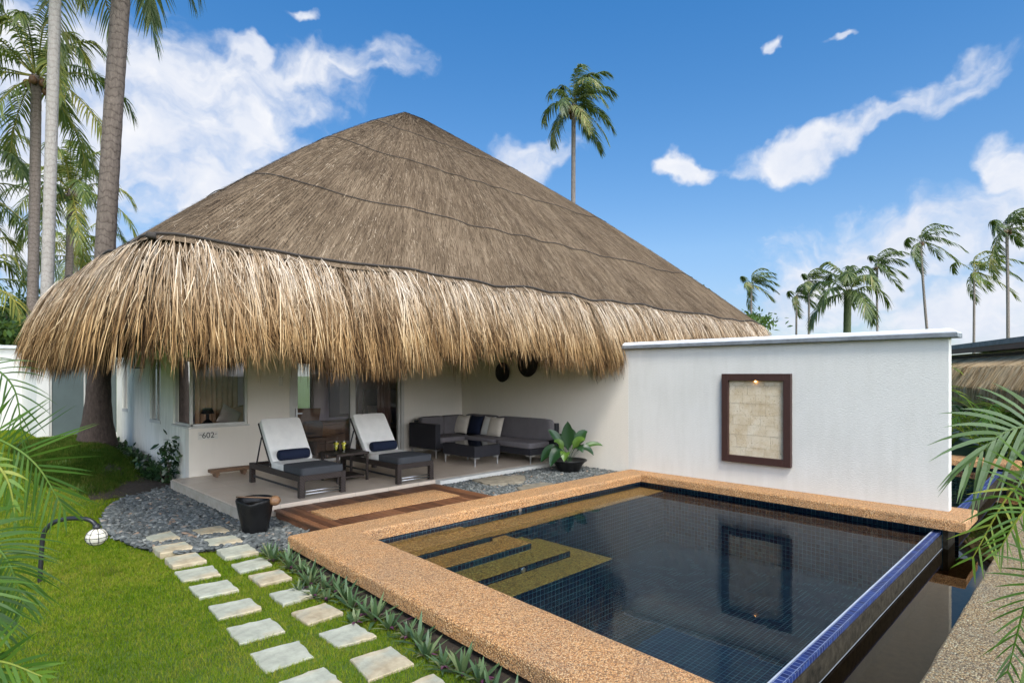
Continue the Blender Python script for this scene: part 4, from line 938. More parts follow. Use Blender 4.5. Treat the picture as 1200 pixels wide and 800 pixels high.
for c, h in (((8.45, 11.14, .64), (.325, .085, .225)), ((9.1, 11.14, .64), (.33, .085, .225)), ((9.49, 10.5, .655), (.085, .55, .235)), ((9.49, 9.1, .655), (.085, .84, .235))):
    part(Q().superbox(c, h, 8, M=None), 'back_cushion', M['taupe_cloth'], sofa, smooth=True)
def foot(x, y, root, dx, dy, h=.178):
    part(Q().tube([(x, y, 0), (x, y, .06), (x, y, h - .035)], [.013, .016, .024], 10).box(x - .02, y - .02, h - .035, x + .02, y + .02, h - .003).box(min(x, x + dx * .12), y - .018, h - .034, max(x, x + dx * .12), y + .018, h - .003).box(x - .018, min(y, y + dy * .12), h - .033, x + .018, max(y, y + dy * .12), h - .002), 'leg', M['steel'], root)
for x, y, dx, dy in ((8.03, 10.4, 1, 1), (8.03, 11.3, 1, -1), (9.64, 11.3, -1, -1), (8.86, 8.32, 1, 1), (9.64, 8.32, -1, 1), (8.86, 10.3, 1, -1)): foot(x, y, sofa, dx, dy)
ct = thing('coffee_table', 'low charcoal wicker coffee table with dark glass top in front of the sofa', 'coffee table', (7.8, 8.85, 0))
part(Q().box(7.78, 8.83, .18, 8.48, 9.85, .405), 'base', M['wicker_dark'], ct, bevel=.01)
part(Q().box(7.81, 8.86, .407, 8.45, 9.82, .417), 'glass_top', plain('smoked_glass', (.012, .012, .014), None, 4, .04), ct)
for x, y, dx, dy in ((7.82, 8.87, 1, 1), (8.44, 8.87, -1, 1), (7.82, 9.81, 1, -1), (8.44, 9.81, -1, -1)): foot(x, y, ct, dx, dy)
for (x, y, a, mt, lb) in ((9.20, 10.93, 70, 'beige_cloth', 'beige cushion in the corner of the sofa, behind the navy one'), (9.27, 10.5, 82, 'navy_cloth', 'navy cushion leaning in the corner of the sofa'),
                          (9.30, 10.08, 86, 'white_cloth', 'off white cushion right of the navy one on the sofa'), (9.24, 9.78, 78, 'beige_cloth', 'beige cushion at the front end of the sofa cushion row')):
    o = Q().pillow(.46, .46, .15, Matrix.Translation((0, 0, .215)) @ Matrix.Rotation(rad(-a - 90 + 80 - 2), 4, 'Z') @ Matrix.Rotation(rad(72), 4, 'X')).build('cushion', M[mt], smooth=True)
    o.location = (x, y, .435); tag(o, lb, 'cushion', 'scatter cushions on the corner sofa')

# ------------------------------------------------------------------ small things on the terrace
bn = thing('wooden_bench', 'tiny low brown wooden foot bench against the wall under the number plate', 'foot bench', (3.9, 11.3, 0))
part(Q().box(3.62, 11.2, .085, 4.34, 11.28, .145).box(3.62, 11.29, .085, 4.34, 11.37, .145), 'seat', M['wood'], bn, bevel=.008)
for x in (3.70, 4.18): part(Q().box(x, 11.19, .035, x + .07, 11.38, .084).tube([(x + .03, 11.2, .02), (x + .03, 11.37, .02)], .022, 10), 'leg', M['wood'], bn, bevel=.004)
bk = thing('water_pot', 'black glazed water pot with a lipped rim standing on the pebbles by the deck', 'pot', (3.03, 7.72, -.17))
n = 40; prof = [(.155, 0), (.165, .05), (.175, .12), (.193, .2), (.212, .3), (.226, .37), (.234, .41), (.228, .425), (.216, .41), (.203, .34), (.17, .2), (.15, .1), (.001, .09)]
a = np.arange(n) * 2 * PI / n; V = []
for r, z in prof:
    dip = .035 * np.exp(-((((a - rad(235) + PI) % (2 * PI)) - PI) / .35) ** 2) * (z > .35)
    rr = r * (1 + .06 * np.exp(-((((a - rad(235) + PI) % (2 * PI)) - PI) / .4) ** 2) * (z > .35))
    V.append(np.column_stack([3.03 + rr * np.cos(a), 7.72 + rr * np.sin(a), -.17 + z - dip]))
part(Q().add(np.concatenate(V), [[j * n + i, j * n + (i + 1) % n, (j + 1) * n + (i + 1) % n, (j + 1) * n + i] for j in range(len(prof) - 1) for i in range(n)]), 'pot_body', M['black_glaze'], bk, smooth=True)
part(Q().lathe([(.204, 0), (.001, .001)], (3.03, 7.72, .17), 32, cap=False), 'water', M['channel_water'], bk)
ld = thing('coconut_ladle', 'coconut shell ladle with a long handle resting across the black pot', 'ladle', (3.1, 7.5, .3))
V_, = (bez([(2.86, 7.90, .268), (3.02, 7.72, .268), (3.17, 7.57, .258)], 8),)
part(Q().tube(V_, .011, 8), 'handle', M['wood'], ld, smooth=True)
part(Q().superbox((3.205, 7.53, .225), (.072, .072, .064), 2.1), 'bowl', M['coconut'], ld, smooth=True)

pp = thing('potted_plant', 'leafy green plant in a wide black bowl on the pebbles beside the sofa', 'potted plant', (9.1, 7.5, -.08))
part(Q().lathe([(.20, 0), (.22, .03), (.25, .10), (.31, .19), (.36, .215), (.365, .235), (.345, .235), (.29, .2), (.001, .19)], (9.1, 7.5, -.08), 36), 'pot', M['black_glaze'], pp, smooth=True)
CAMR = A3((.7071, -.7071, 0)); CAMF = A3((.7071, .7071, 0)); UP = A3((0, 0, 1))
def broad_leaf(base, tip, width, sag, rnd, root, mat, name='leaf', stem=.35, face=None):
    base, tip = A3(base), A3(tip); d = tip - base; S = 12
    k = np.linspace(0, 1, S)[:, None]
    pts = base + d * k + UP * (sag * 4 * k * (1 - k))
    T = unit(np.gradient(pts, axis=0)); sd = unit(np.cross(T, face if face is not None else UP)); nn = np.cross(sd, T)
    kk = k[:, 0]; prof = np.where(kk < stem, .03, np.sin(np.clip((kk - stem) / (1 - stem), 0, 1) ** .8 * PI) ** .75)
    rows = []
    for u in (-1, -.5, 0, .5, 1): rows.append(pts + sd * (u * width * .5 * prof)[:, None] + nn * (abs(u) * width * .16 * prof)[:, None])
    V = np.stack(rows, 1).reshape(-1, 3)
    Fc = [[i * 5 + j, i * 5 + j + 1, (i + 1) * 5 + j + 1, (i + 1) * 5 + j] for i in range(S - 1) for j in range(4)]
    return part(Q().add(V, Fc, rnd), name, mat, root, smooth=True)
pc = A3((9.1, 7.5, .12))
for (r, z, dp, w, sag, rn) in ((-.02, .80, .0, .26, .0, .35), (-.40, .62, .05, .17, .10, .6), (.36, .60, -.05, .22, .12, .5), (-.30, .40, -.15, .17, .12, .95), (.30, .44, -.2, .19, .14, 1.0),
                               (-.55, -.02, -.05, .26, .26, .45), (-.38, -.08, -.25, .26, .25, .3), (-.12, .03, -.32, .20, .2, .95), (.25, .20, -.28, .18, .16, .3), (.48, .12, -.1, .15, .22, .2), (.68, .30, .02, .12, .16, .8), (.1, .62, .3, .2, .1, .4), (-.2, .5, .3, .2, .1, .3)):
    broad_leaf(pc + RNG.normal(0, .03, 3), pc + CAMR * r * 1.02 + CAMF * dp + UP * z, w, sag, rn, pp, M['bigleaf'], face=unit(-CAMF * .7 + UP * .7 + CAMR * .2 * np.sign(r)))

# garden lamp on the lawn
gl_ = thing('garden_lamp', 'black arched garden lamp with a capiz shell globe on the lawn', 'garden lamp', (.81, 7.38, -.2))
arc = [(0, -.02), (.012, .2), (.03, .44), (.07, .54), (.16, .605), (.30, .635), (.45, .63), (.525, .60), (.555, .55)]
pts = [A3((.81, 7.38, -.2)) + CAMR * r + UP * z for r, z in arc]
part(Q().tube(bez(pts, 40), .021, 10), 'pole', M['black_metal'], gl_, smooth=True)
gc = A3((.81, 7.38, -.2)) + CAMR * .56 + UP * .455
R_ = .094
part(Q().superbox(gc, (R_, R_, R_ * .88), 2, 16, 10), 'lamp_shade', M['capiz'], gl_)
rb = Q()
for k in range(8):
    a = k * 2 * PI / 8; t = np.linspace(-PI / 2, PI / 2, 17)
    rb.tube(np.column_stack([gc[0] + (R_ + .001) * np.cos(t) * math.cos(a), gc[1] + (R_ + .001) * np.cos(t) * math.sin(a), gc[2] + (R_ * .88 + .001) * np.sin(t)]), .0028, 5)
for zf in (-.5, 0, .5):
    t = np.linspace(0, 2 * PI, 33); rr = (R_ + .001) * math.sqrt(1 - zf * zf)
    rb.tube(np.column_stack([gc[0] + rr * np.cos(t), gc[1] + rr * np.sin(t), np.full(33, gc[2] + R_ * .88 * zf)]), .0028, 5)
part(rb, 'shade_ribs', M['black_metal'], gl_, smooth=True)
part(Q().lathe([(.03, 0), (.035, .02), (.02, .05)], tuple(gc + UP * (R_ * .88 - .005)), 14), 'lamp_cap', M['black_metal'], gl_, smooth=True)

# ------------------------------------------------------------------ plants
def ribs_plant(name, base, nleaf, length, width, mat, label, cat, group=None, spread=1.0, lean=0):
    n = nleaf; az = np.arange(n) * 2.4 + RNG.uniform(0, 6); el = np.linspace(1.35, .25, n) + RNG.normal(0, .08, n)
    L = length * RNG.uniform(.75, 1.1, n) * np.interp(np.arange(n), [0, n * .3, n], [.75, 1, .9])
    S = 7; k = np.linspace(0, 1, S)
    d = np.column_stack([np.cos(az) * np.cos(el), np.sin(az) * np.cos(el), np.sin(el)])
    P = A3(base) + d[:, None, :] * (L[:, None] * k)[..., None] * spread + np.array([0, 0, -1]) * (L[:, None] * .28 * np.cos(el)[:, None] * k ** 2)[..., None]
    side = unit(np.column_stack([-np.sin(az), np.cos(az), np.zeros(n)]))
    q = Q().ribbons(P, width * np.array([.75, 1, 1, .9, .7, .42, .03])[None] * np.ones((n, 1)), side, np.clip(RNG.normal(.55, .22, n), 0, .97))
    nb = 4; az2 = RNG.uniform(0, 6, nb); P2 = A3(base) + np.stack([np.column_stack([np.cos(az2) * r, np.sin(az2) * r, np.full(nb, z)]) for r, z in ((.01, .0), (.05, .05), (.11, .05))], 1)
    q.ribbons(P2, np.array([.02, .026, .003]), np.column_stack([-np.sin(az2), np.cos(az2), np.zeros(nb)]), np.ones(nb))
    return tag(q.build(name, mat, loc=tuple(base)), label, cat, group)
yv = 6.62
while yv > 1.2:
    xv = 2.90 - (6.6 - yv) * .052 - RNG.uniform(.06, .19)
    s_ = RNG.uniform(.8, 1.15)
    ribs_plant('boat_lily', (xv, yv, -.2), 15, .28 * s_, .034 * s_, M['rhoeo'], 'spiky green rosette plant in the row under the orange pool coping', 'plant', 'spiky plants along the pool coping')
    if RNG.random() < .5: ribs_plant('boat_lily', (xv - RNG.uniform(.08, .16), yv - .1, -.2), 11, .19, .032, M['rhoeo'], 'spiky green rosette plant in the row under the orange pool coping', 'plant', 'spiky plants along the pool coping')
    yv -= RNG.uniform(.15, .24)
def leafy(q, centers, size, n, spread, rlo=0, rhi=1, flat=.6):
    c = centers[RNG.integers(0, len(centers), n)] + RNG.normal(0, 1, (n, 3)) * spread
    d = unit(RNG.normal(0, 1, (n, 3)) + np.array([0, 0, -.3])); L = size * RNG.uniform(.6, 1.25, n)
    side = unit(np.cross(d, unit(RNG.normal(0, 1, (n, 3)) * flat + np.array([0, 0, 1]))))
    k = np.array([0, .5, 1]); P = c[:, None, :] + d[:, None, :] * (L[:, None] * k)[..., None] + np.array([0, 0, -.12]) * (L[:, None] * k ** 2)[..., None]
    q.ribbons(P, L[:, None] * np.array([.15, .5, .05]), side, RNG.uniform(rlo, rhi, n))
sh = thing('shrub', 'dark glossy leafed shrub growing against the corner of the villa wall', 'shrub', (3.15, 12.2, -.1))
cs = np.array([(3.2, 12.15, .0), (3.1, 12.3, .1), (3.05, 12.5, .05), (3.2, 12.2, .22), (3.22, 12.05, .38), (3.2, 12.1, .5), (2.95, 12.7, 0), (3.0, 12.4, .0)])
q = Q(); leafy(q, cs, .13, 330, .085); part(q, 'foliage', M['leaf_dark'], sh)
q = Q()
for c in cs: q.tube(bez([(3.15, 12.3, -.15), (c[0], c[1], c[2] * .4 - .05), tuple(c)], 6), [.012, .011, .009, .007, .006, .004], 6)
part(q, 'stem', M['trunk_base'], sh)
q = Q(); pts = np.column_stack([RNG.uniform(2.9, 3.33, 160), RNG.uniform(12.5, 17.0, 160)]); cs = np.column_stack([pts, gh(pts[:, 0], pts[:, 1]) + .08])
leafy(q, cs, .13, 1400, .05); tag(q.build('ground_cover', M['leaf_dark']), kind='stuff')

# grass blades (uncountable): lawn, then the shaggy mound
def to_px(X, Y, Z):
    f = (X + Y) / 2 ** .5; return 600 + 690 * (X - Y) / 2 ** .5 / f, 438.5 - 690 * (Z - 1.85) / f, f
allstones = ROW_A + ROW_B
def blades(n, xr, yr, hmin, hmax, wd, mat, name, keepf, rbase=0):
    X = RNG.uniform(*xr, n); Y = RNG.uniform(*yr, n)
    k = keepf(X, Y); X, Y = X[k], Y[k]
    Z = gh(X, Y); px, py, f = to_px(X, Y, Z)
    k = (px > -60) & (px < 620) & (py < 830) & (py > 430) & (f > 2) & (RNG.random(len(X)) < np.clip((5.5 / f) ** 1.3, .10, 1))
    X, Y, Z, f = X[k], Y[k], Z[k], f[k]; n = len(X)
    az = RNG.uniform(0, 2 * PI, n); L = RNG.uniform(hmin, hmax, n); ln = np.abs(RNG.normal(.55, .3, n))
    d = np.column_stack([np.cos(az) * ln, np.sin(az) * ln, np.ones(n)]); d = unit(d)
    sd = unit(np.column_stack([-np.sin(az) + RNG.normal(0, .4, n), np.cos(az), np.zeros(n)])) * (wd * np.clip(f / 5, .8, 2.6))[:, None] * .5
    B = np.column_stack([X, Y, Z - .005])
    mid = B + d * (L * .55)[:, None]; tip = mid + (d * .8 + np.column_stack([np.cos(az), np.sin(az), -.2 * np.ones(n)]) * .35) * (L * .5)[:, None]
    V = np.stack([B - sd, B + sd, mid + sd * .7, mid - sd * .7, tip], 1).reshape(-1, 3)
    b = np.arange(n)[:, None] * 5
    q = Q().add(V, b + np.array([[0, 1, 2, 3]]), np.repeat(RNG.random(n), 5))
    q.f.append((b + np.array([[3, 2, 4]]), 0))
    return tag(q.build(name, mat), kind='stuff')
bed_arr = BED
MOUND = [(1.95, 11.75), (1.5, 12.2), (1.25, 13.6), (1.3, 15.3), (2.0, 16.6), (3.1, 16.9), (3.15, 14.2), (3.0, 12.8), (2.6, 12.15), (2.3, 11.85)]
wob = lambda X, Y: (X + .10 * np.sin(7 * Y + 2 * np.sin(5 * X)) + RNG.normal(0, .05, len(X)), Y + .10 * np.sin(6 * X + 1.7) + RNG.normal(0, .07, len(X)))
def lawn_ok(X, Y):
    k = (X < 2.86 - np.clip(6.6 - Y, 0, 9) * .055) | (Y > 6.6)
    k &= ~((X > 3.0)) & ~inside(BED, X, Y) & ~inside(SOIL, X, Y) & ~inside(MOUND, *wob(X, Y))
    for s in allstones: k &= ~inside(s, X, Y)
    return k
blades(1500000, (-1.8, 2.95), (1.6, 24), .022, .048, .0042, M['grass'], 'grass', lawn_ok)
blades(520000, (1.0, 3.3), (11.3, 17.0), .05, .125, .0040, M['mound_grass'], 'grass', lambda X, Y: inside(MOUND, *wob(X, Y)) & (RNG.random(len(X)) < .55 + .5 * np.sin(5 * X + 2) * np.sin(4.3 * Y) ))

# ---- palms
def frond(q, pts, leaf, wdt, nl, mi_r=0, up=None, droop=.25, rnd0=.5, wind=(0, 0, 0), r0=.02, ang=38, tipdrop=0, vary=.18, seg=5, tear=0):
    """one feather leaf: rachis through pts, two rows of leaflets"""
    R = bez(pts, 26); T = unit(np.gradient(R, axis=0))
    u = A3(up) if up is not None else UP
    S = unit(np.cross(T, u)); 
    q.tube(R, np.linspace(r0, r0 * .2, 26), 5, rnd=min(1, rnd0 + .35), cap=False)
    t = np.linspace(.12, .99, nl); i = t * 25; i0 = np.clip(i.astype(int), 0, 24); f = (i - i0)[:, None]
    B = R[i0] * (1 - f) + R[i0 + 1] * f; TT = T[i0]; SS = S[i0]; NN = np.cross(SS, TT)
    for sg in (1, -1):
        a = np.radians(np.interp(t, [0, .5, 1], [ang + 25, ang + 12, ang - 18]) + RNG.normal(0, 5, nl))
        d = unit(SS * (sg * np.sin(a))[:, None] + TT * np.cos(a)[:, None] + NN * RNG.normal(.12, .1, nl)[:, None])
        L = leaf * np.interp(t, [0, .2, .55, .85, 1], [.45, .85, 1, .68, .35]) * RNG.uniform(.82, 1.1, nl)
        if tear: L = L * np.where(RNG.random(nl) < tear, RNG.uniform(.1, .6, nl), 1)
        k = np.linspace(0, 1, seg)
        P = B[:, None, :] + d[:, None, :] * (L[:, None] * k)[..., None] + (A3((0, 0, -1)) * droop + A3(wind))[None, None, :] * (L[:, None] * k ** 2)[..., None]
        w = wdt * np.interp(k, [0, .25, .6, 1], [.55, 1, .8, .06])
        sd = unit(np.cross(d, NN + RNG.normal(0, .25, (nl, 3))))
        q.ribbons(P, w[None] * np.ones((nl, 1)), sd, np.clip(rnd0 + RNG.normal(0, vary, nl), 0, 1))
def coconut(label, base, top, r0, r1, n_fr, length, leaf, mat='palm_leaf', trunk='trunk_far', wind=0, flare=0, nl=34, wdt=.05, bend=None, group='coconut palms', nseg=40, seed=0, tear=0.1, droop_lo=-.9, nuts=True, name='palm_tree', lw=None, elhi=1.35):
    base, top = A3(base), A3(top)
    r = thing(name, label, 'palm tree', tuple(base), 0, group)
    mid = (base + top) / 2 + (A3(bend) if bend is not None else A3((RNG.uniform(-.4, .4), RNG.uniform(-.4, .4), 0)))
    pts = bez([base, mid, top], nseg); k = np.linspace(0, 1, nseg)
    rr = r0 + (r1 - r0) * k ** .6 + flare * np.exp(-k * (np.linalg.norm(top - base) / .55))
    rr = rr * (1 + .02 * np.sin(k * np.linalg.norm(top - base) * 2 * PI * 2.3)) 
    part(Q().tube(pts, rr, 22), 'trunk', M[trunk], r, smooth=True)
    q = Q(); wv = CAMR * wind
    for j in range(n_fr):
        az = j * 2.39996 + RNG.uniform(-.25, .25); u = (j + .5) / n_fr
        el = np.interp(u, [0, .5, 1], [elhi, .45, droop_lo]) + RNG.normal(0, .1)
        d = A3((math.cos(az) * math.cos(el), math.sin(az) * math.cos(el), math.sin(el)))
        d = unit(d + wv * .55 * (1 - .3 * u)); L = length * RNG.uniform(.82, 1.1)
        hz = unit(A3((d[0], d[1], 0)) + 1e-6)
        p1 = top + d * L * .45 + UP * .03 * L; p2 = top + d * L * (.78 - .1 * u) + hz * L * .12 - UP * L * (.02 + .24 * u) + wv * L * .18
        p3 = top + d * L * (.92 - .2 * u) + hz * L * .2 - UP * L * (.16 + .46 * u) + wv * L * .36
        frond(q, [top + d * .1, p1, p2, p3], leaf, wdt, nl, droop=.8, rnd0=RNG.uniform(.2, .75) + (.2 if u > .8 else 0), wind=wv * .5, r0=.035 * length / 3.5, seg=4, tear=tear)
    part(q, 'crown', M[mat], r)
    if nuts:
        q = Q()
        for j in range(7):
            a = RNG.uniform(0, 6.28); q.superbox(tuple(top + A3((math.cos(a) * .25, math.sin(a) * .25, -.25 - RNG.uniform(0, .25)))), (.12, .12, .15), 2, 10, 7)
        part(q, 'coconuts', M['coconut'], r, smooth=True)
    return r
# the big one growing up through the eave, and the left-hand group
coconut('thick coconut trunk on the grassy mound rising past the left edge of the thatch', (2.62, 15.2, .1), (3.17, 14.65, 13.0), .215, .165, 14, 2.3, .75, trunk='trunk_big', flare=.30, wind=.0, droop_lo=-1.25, bend=(-.12, .12, 0), group=None, nseg=90, nl=46, wdt=.05, nuts=False)
coconut('slim grey palm behind the garden wall, its torn crown in the top left corner', (2.55, 25.8, 0), (2.72, 25.6, 12.0), .17, .15, 22, 3.1, .7, trunk='trunk_brown', wind=0, nl=46, wdt=.058, nseg=60, tear=.2, mat='palm_yellow', bend=(.05, .0, 0))
coconut('slim palm with the palest trunk, rising beyond the top of the view', (2.45, 21.6, 0), (2.75, 21.3, 15.4), .17, .14, 20, 3.5, .75, trunk='trunk_pale', wind=0, nl=46, wdt=.058, nseg=60, bend=(.0, .0, 0))
coconut('short yellowing palm between the pale trunks and the thatch', (4.5, 35.2, 0), (4.95, 34.6, 10.6), .2, .15, 26, 2.9, .7, mat='palm_yellow', trunk='trunk_brown', nl=34, wdt=.07, elhi=1.5)
coconut('small drooping palm low behind the yellowing one', (7.3, 49, 0), (7.25, 49, 9.8), .2, .15, 20, 3.6, .8, mat='palm_yellow', nl=30, wdt=.08)
coconut('palm whose green fronds enter at the left edge of the view', (.9, 30.2, 0), (.95, 30.1, 8.9), .2, .15, 22, 3.9, .8, nl=34, wdt=.06)
coconut('low yellow green palm at the left edge above the garden wall', (.75, 27.6, 0), (.72, 27.6, 4.4), .2, .16, 18, 3.6, .8, mat='palm_yellow', nl=34, wdt=.06)
# beyond the roof and the wall, bent by the wind
WP = dict(wind=1.1, tear=.25)
coconut('tall lone palm standing directly behind the roof ridge', (21.6, 17.6, 0), (21.9, 17.75, 14.7), .125, .10, 24, 2.0, .55, nl=38, wdt=.06, wind=.45, tear=.15, elhi=1.5)
coconut('distant palm just clear of the right end of the roof', (69.6, 29.4, 0), (69.7, 29.4, 12.6), .15, .11, 15, 2.5, .75, nl=24, wdt=.12, **WP)
coconut('shorter distant palm, left of a close pair above the wall', (78.6, 27.4, 0), (78.7, 27.4, 12.0), .15, .11, 12, 2.3, .75, nl=24, wdt=.12, **WP)
coconut('distant palm, taller right one of a close pair above the wall', (74.3, 24.7, 0), (74.5, 24.6, 13.0), .15, .11, 13, 2.5, .75, nl=24, wdt=.12, **WP)
coconut('nearer bushy palm with a green trunk just above the wall cap', (33.4, 9.1, 0), (33.3, 9.1, 6.0), .2, .17, 15, 2.1, .7, trunk='trunk_green', nl=30, wdt=.085, wind=0, nuts=False, elhi=1.5, droop_lo=-.5)
coconut('distant windblown palm right of the green trunked one', (80.2, 18.6, 0), (80.2, 18.8, 14.8), .15, .11, 14, 2.8, .8, nl=24, wdt=.13, **WP)
coconut('tall thin leaning palm in the middle of the right hand group', (73.2, 12.1, 0), (71.9, 13.0, 15.4), .15, .11, 12, 2.7, .75, nl=24, wdt=.11, **WP)
coconut('ragged palm with few fronds near the right edge', (82.3, 10.0, 0), (82.1, 9.9, 13.2), .15, .11, 12, 3.3, .85, mat='palm_yellow', nl=24, wdt=.13, **WP)
coconut('tallest palm at the right edge of the view', (65.3, 5.6, 0), (65.1, 5.65, 14.2), .15, .11, 15, 3.0, .8, nl=26, wdt=.12, **WP)

# ---- close feather palms framing the view
def areca(label, base, fr, mat, group=None):
    r = thing('areca_palm', label, 'palm plant', tuple(base), 0, group)
    q = Q(); b = A3(base)
    for j, f in enumerate(fr):
        p0 = A3(f['p'][0]); q.tube(bez([b + RNG.normal(0, .04, 3) * A3((1, 1, 0)), (b * .45 + p0 * .55) + UP * .12, p0], 14), np.linspace(.018, .010, 14), 7, rnd=.8)
    part(q, 'stem', M[mat], r, smooth=True)
    for f in fr:
        q = Q(); frond(q, f['p'], f.get('leaf', .4), f.get('w', .018), f.get('n', 34), up=f.get('up'), droop=f.get('droop', .2), rnd0=f.get('r', .5), r0=f.get('r0', .010), ang=f.get('ang', 40), seg=6, vary=.14)
        part(q, 'frond', M[f.get('m', mat)], r)
    return r
FC = unit(-CAMF + UP * .25)
FCL = unit(-CAMF * .7 + UP * .75)
areca('green feather palm reaching in from the left edge over the lawn', (-.25, 4.3, -.2), [
    dict(p=[(.06, 4.18, 1.58), (.25, 4.00, 1.53), (.40, 3.84, 1.40), (.51, 3.73, 1.16)], leaf=.38, n=24, up=FC, r=.5, w=.013, droop=.05, ang=46),
    dict(p=[(.10, 4.70, 1.94), (.24, 4.56, 1.92), (.37, 4.44, 1.77), (.41, 4.40, 1.41)], leaf=.24, n=16, up=FCL, r=.3, w=.010, droop=.35),
    dict(p=[(.0, 3.46, 1.55), (.17, 3.36, 1.51), (.25, 3.28, 1.41), (.28, 3.25, 1.22)], leaf=.09, n=12, up=FCL, r=.8, w=.016, droop=.4, r0=.012),
    dict(p=[(-.07, 3.32, 1.28), (.10, 3.15, 1.26), (.22, 3.04, 1.15), (.28, 2.97, .95)], leaf=.24, n=34, up=FCL, r=.4, w=.011, droop=.35, ang=50),
    dict(p=[(-.10, 3.03, 1.10), (.05, 2.88, 1.14), (.13, 2.80, 1.08), (.19, 2.74, .93)], leaf=.22, n=32, up=FCL, r=.3, w=.011, droop=.3),
    dict(p=[(-.06, 2.82, .83), (.06, 2.70, .89), (.18, 2.58, .90), (.28, 2.48, .85)], leaf=.18, n=16, up=FC, r=.75, w=.012, droop=.08),
    dict(p=[(-.02, 3.0, .70), (.06, 2.9, .80), (.15, 2.8, .82), (.22, 2.75, .74)], leaf=.16, n=16, up=FC, r=.5, w=.011, droop=.1)], 'areca')
areca('bright feather palm leaning in from the right edge over the channel', (4.5, -.13, -.3), [
    dict(p=[(4.24, .00, 1.50), (4.06, .18, 1.58), (3.90, .34, 1.56), (3.77, .48, 1.39)], leaf=.44, n=16, up=FC, r=.5, w=.022, droop=.3, m='areca_grey', ang=30),
    dict(p=[(4.13, -.03, 1.17), (3.95, .15, 1.36), (3.80, .30, 1.29), (3.66, .45, .94)], leaf=.30, n=20, up=FC, r=.75, w=.013, droop=.1, ang=52),
    dict(p=[(3.32, -.07, 1.18), (3.18, .07, 1.18), (3.07, .19, 1.01), (3.0, .26, .68)], leaf=.22, n=26, up=FC, r=.3, w=.010, droop=.1, ang=55),
    dict(p=[(3.68, .00, 1.05), (3.54, .13, 1.28), (3.45, .23, 1.26), (3.36, .32, 1.07)], leaf=.24, n=20, up=FC, r=.7, w=.011, droop=.15, ang=46),
    dict(p=[(3.0, -.1, .35), (2.98, -.02, .5), (2.95, .05, .52), (2.92, .12, .42)], leaf=.2, n=22, up=FCL, r=.6, w=.012, droop=.2)], 'areca')
def areca_auto(label, base, n, h, leaf, group, w=.05):
    r = thing('areca_palm', label, 'palm plant', tuple(base), 0, group); b = A3(base)
    for j in range(n):
        az = j * 2.4 + RNG.uniform(-.3, .3); el = RNG.uniform(.75, 1.35); L = h * RNG.uniform(.8, 1.1)
        d = A3((math.cos(az) * math.cos(el), math.sin(az) * math.cos(el), math.sin(el))); hz = unit(A3((d[0], d[1], 0)))
        q = Q(); frond(q, [b, b + d * L * .55, b + d * L * .85 + hz * .12 * L, b + d * L * .9 + hz * .4 * L - UP * .22 * L], leaf, w, 26, droop=.3, rnd0=RNG.uniform(.3, .8), r0=.02, seg=5)
        part(q, 'frond', M['areca'], r)
for (x, y, h, lb) in ((18.4, 4.6, 2.6, 'feathery green palm clump behind the far pool, beside the wall end'), (19.0, 3.0, 2.3, 'feathery green palm clump behind the far pool, in front of the thatched hut'), (17.8, 1.6, 2.0, 'feathery green palm clump at the right edge behind the far pool'), (21.2, 4.6, 3.3, 'taller palm clump against the end of the hut thatch')):
    areca_auto(lb, (x, y, -.28), 9, h, .55, 'palm clumps behind the far pool', .045)

# ------------------------------------------------------------------ neighbours and background
hut = thing('thatched_hut', 'neighbouring hut with flat dark roof edge over a low thatched eave at the right', 'hut', (24.7, 3.6, 0), 0)
A0, A1 = A3((26.2, 4.4)), A3((17.0, 0.1)); dv = unit(A1 - A0); nv = np.array([dv[1], -dv[0]]); nv = nv if np.dot(nv, -A0) > 0 else -nv
def hp(s, o, z): c = A0 + dv * s + nv * o; return (c[0], c[1], z)
LH = np.linalg.norm(A1 - A0)
def hbox(q, s0, s1, o0, o1, z0, z1):
    V = [hp(s, o, z) for z in (z0, z1) for o in (o0, o1) for s in (s0, s1)]
    return q.add(V, [(0, 2, 3, 1), (4, 5, 7, 6), (0, 1, 5, 4), (2, 6, 7, 3), (0, 4, 6, 2), (1, 3, 7, 5)])
part(hbox(Q(), 0, LH, -3, -.1, -.3, 2.5), 'wall', M['wall'], hut)
part(hbox(Q(), -.3, LH + .3, -3.2, .3, 2.64, 2.78), 'roof', M['cap'], hut)
part(hbox(Q(), -.28, LH + .28, .2, .28, 2.50, 2.638), 'fascia', M['fascia'], hut)
q = Q(); n = 26000
s = RNG.uniform(.8, LH, n); u0 = RNG.random(n) * .85; u1 = np.minimum(u0 + RNG.uniform(.15, .4, n), 1.0 + RNG.normal(0, .03, n)); k = np.linspace(0, 1, 5)
u = u0[:, None] + (u1 - u0)[:, None] * k
off = np.interp(u, [0, .35, .7, 1], [.0, .75, 1.05, 1.1]); zz = np.interp(u, [0, .35, .7, 1], [2.38, 2.05, 1.5, 1.0])
ss = s[:, None] + RNG.normal(0, .025, n)[:, None] * k
cc = A0[None, None] + dv * ss[..., None] + nv * (off + RNG.uniform(-.03, .03, n)[:, None])[..., None]
P = np.concatenate([cc, zz[..., None]], -1)
sd = np.column_stack([np.tile(dv, (n, 1)) + RNG.normal(0, .3, (n, 2)), np.zeros(n)])
q.ribbons(P, RNG.uniform(.012, .028, n)[:, None] * np.array([.8, 1, 1, .8, .2]), unit(sd), np.repeat(np.clip(RNG.normal(.92, .15, n)[:, None] - .4 * np.clip(u - .45, 0, 1), 0, 1).reshape(-1), 2), tc=np.full((n * 10, 3), .8))
V = np.concatenate([[hp(sv, ov, zv) for sv in (.8, LH)] for ov, zv in ((0, 2.36), (.7, 2.0), (1.0, 1.48), (1.05, 1.1))])
